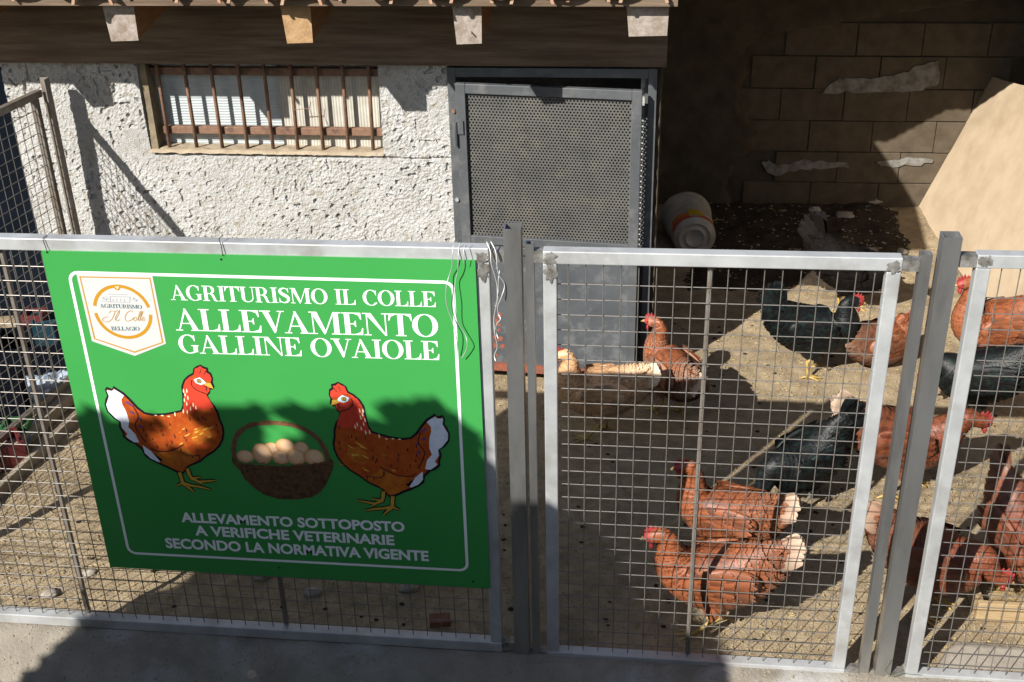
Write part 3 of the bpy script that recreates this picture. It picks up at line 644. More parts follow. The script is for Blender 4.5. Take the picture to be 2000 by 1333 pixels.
PM = dict(dark=P_('dark', (.012, .010, .016)), brown=P_('brown', (.33, .050, .011), (.42, .09, .014), 45), red=P_('red', (.62, .055, .03), (.52, .05, .025)), orange=P_('orange', (.50, .16, .02), (.36, .08, .012), 50),
          gold=P_('gold', (.62, .36, .05)), cream=P_('cream', (.85, .72, .45)), tailw=P_('tail_white', (.78, .80, .84), (.60, .66, .74), 50), leg=P_('leg', (.60, .36, .05), (.45, .25, .03)), sky=P_('eye_blue', (.55, .75, .85)),
          violet=P_('violet', (.11, .05, .16)), egg=P_('egg', (.62, .36, .19), (.70, .47, .29), 14), egg2=P_('egg_light', (.80, .60, .42)), wick=P_('wicker', (.14, .07, .034), (.05, .026, .014), 90), wick2=P_('wicker_light', (.19, .10, .05), (.11, .055, .03), 70),
          ring=P_('emblem_gold', (.44, .22, .015)), teal=P_('emblem_teal', (.06, .12, .13)), grey=P_('emblem_grey', (.26, .28, .33)))
# white border
bc = [sg(131, 533), sg(886, 551), sg(912, 1114), sg(255, 1081)]
bx0, bx1 = (bc[0][0]+bc[3][0])/2, (bc[1][0]+bc[2][0])/2; bz1 = (bc[0][1]+bc[1][1])/2; bz0 = (bc[2][1]+bc[3][1])/2; rr = .028; P = []
for cx_, cz_, a0 in ((bx1-rr, bz1-rr, 0), (bx0+rr, bz1-rr, 1), (bx0+rr, bz0+rr, 2), (bx1-rr, bz0+rr, 3)):
    for k in range(7): a = math.pi/2*(a0+k/6); P.append((cx_+rr*math.cos(a), cz_+rr*math.sin(a)))
art = Art(1); art.stroke(P, .0095, 0, True); art.done('border_line', K['white'], sign)
# serif lettering, drawn here stroke by stroke
ST, TH = .175, .04
def arc(cx, cy, rx, ry, a0, a1, n=22): return [(cx+rx*math.cos(math.radians(a0+(a1-a0)*k/n)), cy+ry*math.sin(math.radians(a0+(a1-a0)*k/n))) for k in range(n+1)]
def rect(x0, x1, y0, y1): return ('p', [(x0, y0), (x1, y0), (x1, y1), (x0, y1)])
def serif(x0, x1, y): return rect(x0, x1, 0, TH) if y == 0 else rect(x0, x1, 1-TH, 1)
def ringarc(cx, rx, a0, a1, thick=ST, cy=.5, ry=.515, thin=TH): return ('s', arc(cx, cy, rx, ry, a0, a1, 40), arc(cx, cy, rx-thick, ry-thin, a0, a1, 40))
def glyph(c):
    if c == 'I': return [rect(.09, .09+ST, 0, 1), serif(0, .355, 0), serif(0, .355, 1)], .375
    if c == 'L': return [rect(.09, .09+ST, 0, 1), serif(0, .37, 1), rect(0, .66, 0, TH), ('p', [(.40, TH*.9), (.66, TH*.9), (.67, .33), (.64, .33), (.58, .12)])], .69
    if c == 'E': return [rect(.09, .09+ST, 0, 1), rect(0, .64, 1-TH, 1), rect(0, .67, 0, TH), rect(.2, .45, .5-TH/2, .5+TH/2), ('p', [(.40, TH*.9), (.67, TH*.9), (.69, .32), (.66, .32), (.59, .12)]), ('p', [(.40, 1-TH*.9), (.56, .88), (.62, .70), (.65, .70), (.64, 1-TH*.9)]), ('p', [(.38, .5), (.44, .36), (.465, .36), (.465, .64), (.44, .64)])], .71
    if c == 'T': return [rect(.28, .28+ST, 0, 1), serif(.19, .545, 0), rect(0, .735, 1-TH, 1), ('p', [(.0, 1-TH*.9), (-.02, .68), (.01, .68), (.07, .87), (.24, 1-TH*.9)]), ('p', [(.735, 1-TH*.9), (.50, 1-TH*.9), (.665, .87), (.725, .68), (.755, .68)])], .75
    if c == 'A': return [('p', [(.07, 0), (.115, 0), (.405, .93), (.36, 1)]), ('p', [(.33, 1), (.40, 1), (.76, 0), (.565, 0)]), rect(.18, .60, .31, .31+TH), serif(-.03, .215, 0), serif(.49, .86, 0)], .83
    if c == 'V': return [('p', [(.06, 1), (.255, 1), (.49, .13), (.44, 0), (.40, 0)]), ('p', [(.66, 1), (.705, 1), (.44, 0), (.40, 0)]), serif(-.03, .34, 1), serif(.56, .80, 1)], .78
    if c == 'N': return [rect(.10, .10+TH, 0, 1), rect(.71, .71+TH, 0, 1), ('p', [(.06, 1), (.26, 1), (.75, .0), (.70, -.01)]), serif(0, .24, 0), serif(-.02, .2, 1), serif(.61, .85, 1)], .85
    if c == 'M': return [rect(.10, .10+TH, 0, 1), rect(.80, .80+ST, 0, 1), ('p', [(.07, 1), (.27, 1), (.53, .12), (.50, 0), (.46, 0)]), ('p', [(.80, 1), (.85, 1), (.50, 0), (.46, 0)]), serif(0, .24, 0), serif(0, .2, 1), serif(.71, 1.06, 0), serif(.85, 1.06, 1)], 1.08
    if c == 'O': return [ringarc(.42, .42, 0, 360)], .86
    if c == 'C': return [ringarc(.42, .42, 48, 318), ('p', [(.66, .98), (.69, .98), (.69, .66), (.665, .66), (.61, .84)]), ('p', [(.68, .20), (.72, .22), (.60, .02), (.50, .0)])], .77
    if c == 'G': return [ringarc(.42, .42, 48, 300), ('p', [(.66, .98), (.69, .98), (.69, .66), (.665, .66), (.61, .84)]), rect(.585, .585+ST, .07, .42), serif(0, 0, 0), rect(.50, .82, .40, .44), ('p', [(.50, 0), (.62, .03), (.70, .10), (.60, .10)])], .85
    if c == 'R': return [rect(.09, .09+ST, 0, 1), serif(0, .355, 0), rect(0, .40, 1-TH, 1), rect(.2, .42, .47, .47+TH), ('s', arc(.38, .735, .27, .265, -90, 90, 20), arc(.38, .735, .27-ST+.02, .265-TH, -90, 90, 20)), ('p', [(.36, .49), (.50, .50), (.60, .40), (.70, .04), (.80, .0), (.84, .03), (.86, .0), (.70, -.02), (.58, .02), (.47, .38)])], .83
    if c == 'U': return [rect(.09, .09+ST, .28, 1), serif(0, .355, 1), rect(.66, .66+TH, .28, 1), serif(.57, .80, 1), ('s', arc(.395, .28, .305, .295, 180, 360, 22), [(.395+(.305-(ST*(1-k/22)+TH*k/22))*math.cos(math.pi+math.pi*k/22) , .28+.245*math.sin(math.pi+math.pi*k/22)) for k in range(23)])], .79
    if c == 'S': return [('w', [(.53, .80, .03), (.47, .92, .05), (.33, .975, .06), (.17, .90, .12), (.115, .76, .15), (.19, .63, .18), (.33, .52, .20), (.47, .41, .18), (.525, .26, .15), (.46, .10, .12), (.30, .025, .06), (.14, .08, .05), (.07, .20, .03)]), ('p', [(.52, .98), (.55, .98), (.55, .68), (.53, .68), (.49, .84)]), ('p', [(.05, .02), (.08, .02), (.11, .16), (.07, .34), (.05, .34)])], .63
    if c == 'B': return [rect(.09, .09+ST, 0, 1), rect(0, .40, 1-TH, 1), rect(0, .42, 0, TH), rect(.2, .42, .50, .50+TH), ('s', arc(.37, .76, .25, .24, -90, 90, 18), arc(.37, .76, .09, .20, -90, 90, 18)), ('s', arc(.39, .27, .29, .27, -90, 90, 18), arc(.39, .27, .12, .23, -90, 90, 18))], .72
    return [], .36
def serif_line(art, text, p0, p1, h, mi=0):
    """run text from p0 to p1 along the baseline, cap height h (sign metres)"""
    p0 = np.array(p0); p1 = np.array(p1); tot = 0
    for c in text: tot += glyph(c)[1]+.0
    L = np.linalg.norm(p1-p0); ux = (p1-p0)/L; sx = L/(tot-.02); uz = np.array([-ux[1], ux[0]]); x = 0
    T = lambda q: tuple(p0+ux*sx*(x+q[0])+uz*h*q[1])
    for c in text:
        sh, adv = glyph(c)
        for g_ in sh:
            if g_[0] == 'p':
                q = [T(k) for k in g_[1]]
                if len(set(q)) > 2 and abs(q[0][0]-q[1][0])+abs(q[1][1]-q[2][1]) > 1e-6: art.poly(q, mi)
            elif g_[0] == 's': art.strip([T(k) for k in g_[1]], [T(k) for k in g_[2]], mi)
            else:
                pts = [(k[0], k[1]) for k in g_[1]]; ws = [k[2] for k in g_[1]]
                # smooth the spine
                Q = []; Wd = []
                for i in range(len(pts)-1):
                    a = np.array(pts[max(i-1, 0)]); b = np.array(pts[i]); c2 = np.array(pts[i+1]); d2 = np.array(pts[min(i+2, len(pts)-1)])
                    for t in np.linspace(0, 1, 5)[:-1]:
                        Q.append(.5*(2*b+(c2-a)*t+(2*a-5*b+4*c2-d2)*t*t+(3*b-a-3*c2+d2)*t**3)); Wd.append(ws[i]*(1-t)+ws[i+1]*t)
                Q.append(np.array(pts[-1])); Wd.append(ws[-1]); Al, Bl = [], []
                for i in range(len(Q)):
                    t = Q[min(i+1, len(Q)-1)]-Q[max(i-1, 0)]; t /= np.linalg.norm(t); nn = np.array([-t[1], t[0]])*Wd[i]/2; Al.append(T(Q[i]+nn)); Bl.append(T(Q[i]-nn))
                art.strip(Al, Bl, mi)
        x += adv
def capm(px, py, hp): a = sg(px, py); b = sg(px, py-hp); return abs(b[1]-a[1])
for txt, a, b, h in (('AGRITURISMO IL COLLE', (335.5, 586), (852, 600), 29.5), ('ALLEVAMENTO', (346, 645.5), (857, 658.5), 43), ('GALLINE OVAIOLE', (352, 689.5), (859, 703.5), 36)):
    art = Art(2); serif_line(art, txt, sg(*a), sg(*b), capm(a[0]+200, a[1]+5, h)); art.done('lettering', K['white'], sign)
# plain bold lettering below
def bold_line(txt, a, b, hp):
    cu = bpy.data.curves.new('lettering', 'FONT'); cu.body = txt; cu.size = 1; cu.offset = .034; cu.resolution_u = 4
    o = bpy.data.objects.new('lettering_tmp', cu); COL.objects.link(o); dg = bpy.context.evaluated_depsgraph_get()
    me = bpy.data.meshes.new_from_object(o.evaluated_get(dg)); bpy.data.objects.remove(o); bpy.data.curves.remove(cu)
    V = np.array([v.co[:] for v in me.vertices]); x0, x1, y0, y1 = V[:, 0].min(), V[:, 0].max(), 0, np.percentile(V[:, 1], 97)
    A_ = np.array(sg(*a)); B_ = np.array(sg(*b)); L = np.linalg.norm(B_-A_); ux = (B_-A_)/L; uz = np.array([-ux[1], ux[0]]); h = capm(a[0]+200, a[1]+12, hp)
    mb = MB(); Q = []
    for v in V: q = A_+ux*L*(v[0]-x0)/(x1-x0)+uz*h*v[1]/y1; Q.append(f3(q[0], q[1], .0008))
    mb.add(Q, [tuple(p.vertices) for p in me.polygons]); bpy.data.meshes.remove(me); obj('lettering', mb, K['white'], sign)
bold_line('ALLEVAMENTO SOTTOPOSTO', (355, 1019), (791, 1038.5), 18.5)
bold_line('A VERIFICHE VETERINARIE', (382, 1045), (771, 1064.5), 18.5)
bold_line('SECONDO LA NORMATIVA VIGENTE', (325, 1069.5), (838, 1095.5), 19)
# emblem
Z3 = lambda x, y: sg(80+x/3.3333, 480+y/3.3333)
art = Art(2); art.poly([Z3(228, 172), Z3(333, 622), Z3(612, 718), Z3(815, 638), Z3(725, 188)]); emb = art.done('emblem', K['badge'], sign)
art = Art(3); art.stroke([Z3(255, 203), Z3(350, 605), Z3(610, 693), Z3(793, 630), Z3(710, 213)], .0052, 0, True); art.done('gold_line', PM['ring'], emb)
art = Art(3); c_ = np.array(Z3(533, 432)); R1 = abs(Z3(722, 432)[0]-c_[0]); 
for a0, a1 in ((12, 168), (184, 356)):
    Ain = [tuple(c_+(R1-.0105)*np.array([math.cos(math.radians(a)), math.sin(math.radians(a))])) for a in np.linspace(a0, a1, 50)]; Aout = [tuple(c_+R1*np.array([math.cos(math.radians(a)), math.sin(math.radians(a))])) for a in np.linspace(a0, a1, 50)]
    art.strip(Aout, Ain)
q = Z3(497, 272); art.ellipse(q, .0095, .0095); art.done('gold_ring', PM['ring'], emb)
art = Art(4)
for dx, dz in ((-.003, .002), (.003, .002), (0, -.003)): art.ellipse((q[0]+dx, q[1]+dz), .002, .002)
art.done('crown_dots', K['white'], emb)
art = Art(4); serif_line(art, 'AGRITURISMO', Z3(388, 403), Z3(660, 411), capm(240, 600, 7.6)); art.done('emblem_lettering', PM['teal'], emb); art = Art(4); serif_line(art, 'BELLAGIO', Z3(461, 551), Z3(645, 553), capm(240, 640, 7.6)); art.done('emblem_lettering', PM['teal'], emb)
art = Art(4)
for ln in ([(440, 316), (565, 318)], [(455, 330), (585, 334)], [(452, 330), (452, 366)], [(582, 334), (578, 366)], [(452, 366), (580, 368)], [(470, 345), (470, 362)], [(495, 345), (495, 362)], [(520, 345), (520, 362)], [(545, 347), (545, 364)], [(400, 345), (440, 362)], [(420, 330), (445, 350)], [(390, 360), (450, 366)], [(590, 350), (625, 364)], [(600, 338), (635, 352)]): art.stroke([Z3(*k) for k in ln], .0011)
for x_, y_ in ((408, 340), (425, 348), (605, 345), (622, 356)): art.ellipse(Z3(x_, y_), .003, .002)
art.done('house_drawing', PM['grey'], emb)
def curve_pts(pts, n=6):
    Q = []; pts = [np.array(p, float) for p in pts]
    for i in range(len(pts)-1):
        a, b, c2, d2 = pts[max(i-1, 0)], pts[i], pts[i+1], pts[min(i+2, len(pts)-1)]
        for t in np.linspace(0, 1, n+1)[:-1]: Q.append(.5*(2*b+(c2-a)*t+(2*a-5*b+4*c2-d2)*t*t+(3*b-a-3*c2+d2)*t**3))
    return Q+[pts[-1]]
art = Art(4)
for ln, w in (([(445, 440), (455, 425), (480, 428), (500, 420)], .0016), ([(485, 425), (468, 470), (445, 492), (415, 495), (400, 482), (415, 468), (440, 462)], .0018), ([(490, 488), (485, 470), (505, 430), (512, 422), (508, 445), (490, 478), (498, 490), (512, 480)], .0016),
              ([(600, 432), (585, 422), (560, 440), (548, 470), (560, 490), (585, 485), (605, 468)], .0019), ([(612, 465), (604, 480), (612, 490), (624, 480), (622, 466), (612, 465)], .0016), ([(630, 485), (650, 440), (652, 425), (642, 440), (634, 475), (640, 490)], .0015), ([(642, 487), (662, 440), (665, 427), (655, 440), (647, 475), (653, 490)], .0015), ([(655, 482), (672, 474), (668, 464), (658, 475), (664, 490), (682, 480)], .0015)):
    art.stroke([Z3(*k) for k in curve_pts(ln)], w)
art.done('script_lettering', PM['ring'], emb)
# printed hens
OUT = [(1005, 58), (1035, 75), (1075, 88), (1080, 120), (1105, 135), (1125, 190), (1120, 220), (1138, 265), (1125, 290), (1100, 290), (1095, 325), (1075, 345), (1100, 395), (1140, 440), (1175, 500), (1195, 570), (1220, 620), (1232, 690), (1220, 760), (1190, 820), (1140, 870), (1060, 920), (1010, 965), (960, 985), (900, 1010), (880, 1040), (850, 1075), (790, 1065), (700, 1020), (620, 985), (540, 945), (490, 910), (460, 850), (400, 800), (340, 775), (290, 735), (285, 700), (250, 640), (250, 590), (200, 560), (140, 500), (115, 430), (125, 375), (140, 350), (118, 290), (135, 265), (185, 285), (200, 258), (240, 285), (290, 315), (350, 370), (430, 455), (490, 500), (560, 515), (680, 510), (760, 495), (825, 480), (840, 440), (838, 350), (828, 260), (850, 200), (890, 160), (935, 135), (940, 95), (965, 75)]
def inset(P, d):
    n = len(P); R_ = []
    for i in range(n):
        a, b = np.array(P[i-1], float), np.array(P[(i+1) % n], float); t = b-a; t /= np.linalg.norm(t)+1e-9; R_.append((P[i][0]-t[1]*d, P[i][1]+t[0]*d))
    return R_
def printed_hen(T):
    def pl(lev, pts, m, name, par, curve=False):
        a = Art(lev); a.poly([T(*p) for p in pts]); return a.done(name, PM[m], par)
    h = pl(2, OUT, 'dark', 'printed_hen', sign); pl(3, inset(OUT, 19), 'brown', 'plumage_print', h)
    pl(4, [(135, 297), (188, 302), (205, 287), (250, 312), (297, 345), (272, 385), (282, 430), (310, 480), (330, 530), (345, 590), (338, 640), (400, 700), (440, 780), (392, 782), (315, 728), (330, 700), (278, 645), (268, 590), (218, 556), (152, 490), (132, 430), (148, 385), (158, 352)], 'tailw', 'tail_print', h)
    pl(4, [(470, 805), (560, 872), (660, 945), (622, 965), (545, 930), (490, 880)], 'tailw', 'tail_print', h)
    pl(4, [(858, 250), (872, 200), (920, 165), (945, 200), (935, 260), (1060, 335), (1130, 450), (1090, 480), (1000, 468), (930, 500), (850, 490), (852, 380)], 'red', 'neck_print', h)
    pl(4, [(720, 872), (850, 825), (1000, 925), (940, 970), (870, 1010), (840, 1050), (760, 1030), (640, 965), (560, 875)], 'orange', 'belly_print', h)
    pl(4, [(930, 690), (1000, 640), (1090, 660), (1120, 720), (1080, 780), (1000, 800), (930, 760)], 'orange', 'breast_print', h); a = Art(5); u = abs(T(1000, 0)[0]-T(0, 0)[0])/1000
    for k in range(22):
        x, y = random.gauss(960, 110), random.gauss(690, 70); L = random.uniform(25, 60); a.stroke([T(x, y), T(x-L*.5, y+L*.35), T(x-L, y+L*.5)], [u*4, u*16, u*3], k % 2)
    a.done('feather_lines', [PM['gold'], PM['orange']], h)
    pl(5, [(950, 132), (955, 95), (985, 85), (1005, 70), (1030, 92), (1062, 102), (1060, 135), (1095, 150), (1112, 190), (1105, 215), (1060, 200), (1000, 178), (945, 160)], 'red', 'comb_print', h)
    pl(5, [(920, 200), (950, 182), (1040, 200), (1070, 240), (1085, 270), (1095, 300), (1070, 330), (1040, 312), (980, 295), (930, 255)], 'red', 'face_print', h)
    pl(6, [(945, 195), (1000, 176), (1035, 200), (1065, 232), (1010, 245), (965, 228)], 'sky', 'eye_print', h); pl(6, [(1060, 225), (1105, 232), (1130, 282), (1092, 268), (1045, 245)], 'gold', 'beak_print', h)
    a = Art(7); c1 = T(995, 210); r_ = abs(T(1018, 210)[0]-c1[0]); a.ellipse(c1, r_, r_, 0); a.ellipse(c1, r_*.7, r_*.7, 1); a.ellipse(c1, r_*.35, r_*.35, 0); a.done('eye_print', [PM['dark'], PM['gold']], h)
    u = abs(T(1000, 0)[0]-T(0, 0)[0])/1000; a = Art(5)
    for x, y in ((640, 660), (655, 700), (735, 760), (870, 650), (880, 700), (850, 720), (870, 745), (690, 790), (560, 740), (600, 800), (980, 540), (1020, 530), (1050, 545), (900, 540), (1110, 460), (930, 900), (990, 900), (470, 640), (500, 700), (760, 700), (1150, 600), (1160, 660), (540, 600), (720, 600), (820, 830), (450, 560)):
        L = random.uniform(20, 45); a.stroke([T(x, y), T(x+L*.3, y+L*.6), T(x+L*.2, y+L)], [u*3, u*11, u*3])
    a.stroke([T(*p) for p in curve_pts([(540, 830), (600, 860), (700, 865), (800, 830), (850, 800)])], u*9); a.stroke([T(*p) for p in curve_pts([(820, 850), (870, 900), (950, 905), (1010, 900)])], u*8); a.stroke([T(*p) for p in curve_pts([(380, 440), (430, 540), (400, 620), (440, 700), (500, 780)])], u*9)
    a.stroke([T(*p) for p in curve_pts([(1040, 262), (1070, 268), (1060, 290), (1075, 305)])], u*9); a.stroke([T(*p) for p in curve_pts([(930, 200), (925, 245), (975, 295), (1060, 330)])], u*8); a.stroke([T(1015, 100), T(1000, 140)], u*6); a.stroke([T(1060, 115), T(1040, 150)], u*6)
    a.done('feather_lines', PM['dark'], h); a = Art(5)
    for x, y in ((850, 295), (880, 295), (865, 330), (890, 360), (858, 380), (880, 415), (940, 425), (965, 450), (915, 460), (885, 490), (848, 485), (580, 528), (640, 530), (700, 538), (770, 512)): 
        d = (3, 26) if y < 520 else (26, 2); a.stroke([T(x, y-12*(y < 520)), T(x+d[0]*.6, y+d[1]*.5), T(x+d[0], y+d[1])], [u*5, u*14, u*4])
    a.done('hackle_flecks', PM['cream'], h); a = Art(5)
    for x, y in ((310, 400), (350, 490), (420, 545), (430, 620), (340, 420)): a.stroke([T(x, y), T(x+20, y+12), T(x+45, y+25)], [u*8, u*26, u*8])
    a.done('tail_flecks', PM['violet'], h)
    for lev, ex, m in ((2, 14, 'dark'), (5, 0, 'leg')):
        a = Art(lev)
        for ln, w in (([(885, 1025), (905, 1080), (925, 1115), (1000, 1148), (1080, 1140), (1150, 1134)], [34, 32, 34, 26, 20, 10]), ([(925, 1115), (970, 1108), (1015, 1104)], [24, 18, 8]), ([(990, 1148), (1030, 1170)], [20, 8]), ([(812, 1060), (830, 1110), (845, 1160), (900, 1200), (950, 1242)], [36, 32, 36, 26, 10]), ([(850, 1160), (930, 1182), (1010, 1195), (1105, 1220)], [30, 26, 22, 10]), ([(840, 1160), (805, 1175), (788, 1180)], [22, 14, 6])):
            a.stroke([T(*p) for p in ln], [u*(k+ex*1.6) for k in w])
        a.done('leg_print', PM[m], h)
    return h
random.seed(4)
printed_hen(lambda x, y: sg(180+x/4.7607, 700+y/4.7607))
Z5 = lambda x, y: sg(430+x/4.2553, 740+y/4.2553)
src = np.array([(118, 290), (1005, 58), (1232, 690), (1150, 1134), (460, 850), (490, 500), (840, 440), (950, 1242), (115, 430)], float); dst = np.array([(1890, 330), (985, 45), (945, 560), (1145, 1012), (1705, 830), (1530, 490), (1235, 390), (1365, 1138), (1920, 430)], float)
Aff, *_ = np.linalg.lstsq(np.c_[src, np.ones(len(src))], dst, rcond=None)
printed_hen(lambda x, y: Z5(*(np.array([x, y, 1.0]) @ Aff)))
# printed basket
art = Art(2); art.stroke([Z5(*p) for p in curve_pts([(135, 700), (112, 600), (135, 480), (220, 400), (330, 372), (450, 366), (600, 385), (720, 430), (820, 510), (880, 610), (905, 700)])], [.0165+.0015*math.sin(k) for k in range(61)])
basket = art.done('printed_basket', PM['wick2'], sign)
art = Art(2.5)
for cx_, cy_, rx, ry, l in ((210, 645, 72, 58, .5), (430, 590, 72, 66, .4), (540, 560, 78, 68, 1), (675, 580, 62, 64, .8), (350, 622, 82, 94, .5), (505, 655, 72, 64, .5), (630, 652, 80, 72, .8), (780, 652, 84, 74, .4)):
    c1 = Z5(cx_, cy_); u = abs(Z5(1000, 600)[0]-Z5(0, 600)[0])/1000; [art.ellipse((c1[0]+u*rx*.16*q_, c1[1]+u*ry*.28*q_), u*rx*(1.02-.62*q_), u*ry*(1.06-.62*q_), k_) for k_, q_ in enumerate((0, .12, .3, .5, .75))]
art.done('egg_print', [P_('egg_%d' % k_, c_) for k_, c_ in enumerate(((.42, .21, .10), (.56, .31, .15), (.62, .36, .18), (.67, .41, .22), (.72, .47, .28)))], basket)
art = Art(4); art.poly([Z5(*p) for p in ((95, 640), (150, 695), (300, 715), (500, 725), (700, 715), (870, 690), (935, 670), (940, 740), (915, 800), (880, 880), (830, 945), (760, 985), (620, 1003), (480, 998), (370, 965), (280, 905), (205, 835), (165, 760), (105, 705))], 0); art.done('basket_print', PM['wick'], basket)
art = Art(5); random.seed(8)
for k in range(14): x = 110+k*60; art.stroke([Z5(x, 712+12*math.sin(k)-abs(k-7)*3), Z5(x+40, 722+8*math.sin(k*2)-abs(k-7)*3), Z5(x+85, 702-abs(k-7)*3)], [.0012, .0042, .0012])
for k in range(90):
    x = random.uniform(230, 870); y = random.uniform(760, 970)
    if (x-560)**2/350**2+(y-720)**2/262**2 < .92: art.stroke([Z5(x-22, y+random.uniform(-6, 6)), Z5(x, y-5), Z5(x+22, y+random.uniform(-6, 6))], [.0006, .0022, .0006])
art.done('weave_print', PM['wick2'], basket)
for px, py in ((92, 493), (432, 507), (546, 1109), (924, 1136)): 
    q = sg(px, py); obj('fixing_hole', MB().tube([f3(q[0], q[1], -.003), f3(q[0], q[1], .0012)], .0035, 8), K['black'], sign)

# wire ties
def wires(pts, lab, Y=-.045, r=.0014, m='wire_pale', o=(860, 460), s=4.7607):
    P = [fy(o[0]+x/s, o[1]+y/s, Y+(.02 if i == 0 else 0)+.006*math.sin(i*2.1)) for i, (x, y) in enumerate(pts)]
    Q = curve_pts(P, 4); tag(obj('wire_tie', MB().tube(Q, r, 6), K[m], smooth=True), lab, 'wire', None)
wires([(155, 60), (118, 108), (112, 200), (108, 290), (85, 370), (55, 480), (58, 640), (108, 790), (140, 900), (158, 1020), (153, 1110)], 'outermost loose wire dangling over the corner of the sign')
wires([(182, 68), (172, 130), (166, 240), (163, 335), (140, 430), (132, 600), (155, 790), (225, 910), (250, 1000), (240, 1070), (200, 1142)], 'loose wire ending in a hook over the corner of the sign')
wires([(240, 68), (222, 110), (218, 200), (222, 272)], 'short straight wire end beside the two long ones', r=.0011)
wires([(430, 58), (465, 150), (472, 260), (505, 370), (528, 470), (530, 590), (512, 690), (498, 790), (508, 920), (530, 1040), (503, 1115), (516, 1174)], 'longest galvanised wire hanging in the gap beside the first post', -.03, .0018)
wires([(468, 55), (515, 150), (526, 270), (545, 370), (598, 460), (570, 570), (535, 660), (540, 730), (560, 780), (522, 830), (520, 900), (540, 965)], 'twisted galvanised wire curling in the gap beside the first post', -.034, .0018)
wires([(480, 60), (520, 160), (530, 290), (520, 310), (550, 320), (540, 420), (540, 560), (525, 650), (510, 655)], 'knotted galvanised wire in the gap beside the first post', -.028, .0016)
for px, lab in ((88, 'dark wire loop tying the left corner of the sign to the rail'), (432, 'dark wire loop tying the middle of the sign top to the rail')):
    P = [fy(px+3, 460, .0), fy(px-4, 467, -.024), fy(px, 480, -.026), fy(px+3, 500 if px > 200 else 490, -.030)]
    tag(obj('wire_tie', MB().tube(curve_pts(P, 3), .0013, 5), K['black']), lab, 'wire')

# ------------------------------------------------------------------ feeding trough
q0 = gnd(1905, 1216); tr = thing('feeding_trough', 'low pine plank trough with straw in it behind the right panel', 'trough', (q0[0]+.3, q0[1]+.1, 0))
for y0, y1, z1 in ((q0[1], q0[1]+.022, .085), (q0[1]+.2, q0[1]+.222, .08)): obj('plank', MB().bx(q0[0], q0[0]+.8, y0, y1, .0, z1), K['plank'], tr, bevel=.003)
for x in (q0[0]+.001, q0[0]+.777): obj('plank', MB().bx(x, x+.022, q0[1]+.0225, q0[1]+.1995, 0, .082), K['plank'], tr, bevel=.003)
obj('plank', MB().bx(q0[0]+.0235, q0[0]+.7765, q0[1]+.0225, q0[1]+.1995, .004, .02), K['plank'], tr)
mb = MB(); random.seed(2)
for k in range(700):
    x = q0[0]+random.uniform(.04, .7); y = q0[1]+random.uniform(.03, .19); z = random.uniform(.03, .105); a = random.random()*6.3; L = random.uniform(.02, .05); dz = random.uniform(-.012, .012); w = .0014
    mb.add([(x-L*math.cos(a), y-.5*L*math.sin(a), z-dz), (x+w, y+w, z), (x+L*math.cos(a), y+.5*L*math.sin(a), z+dz), (x-w, y-w, z+w)], [(0, 1, 2), (0, 2, 3)])
tag(obj('straw_heap', mb, K['straw']), 'yellow straw heaped in the pine trough', 'straw')['kind'] = 'stuff'

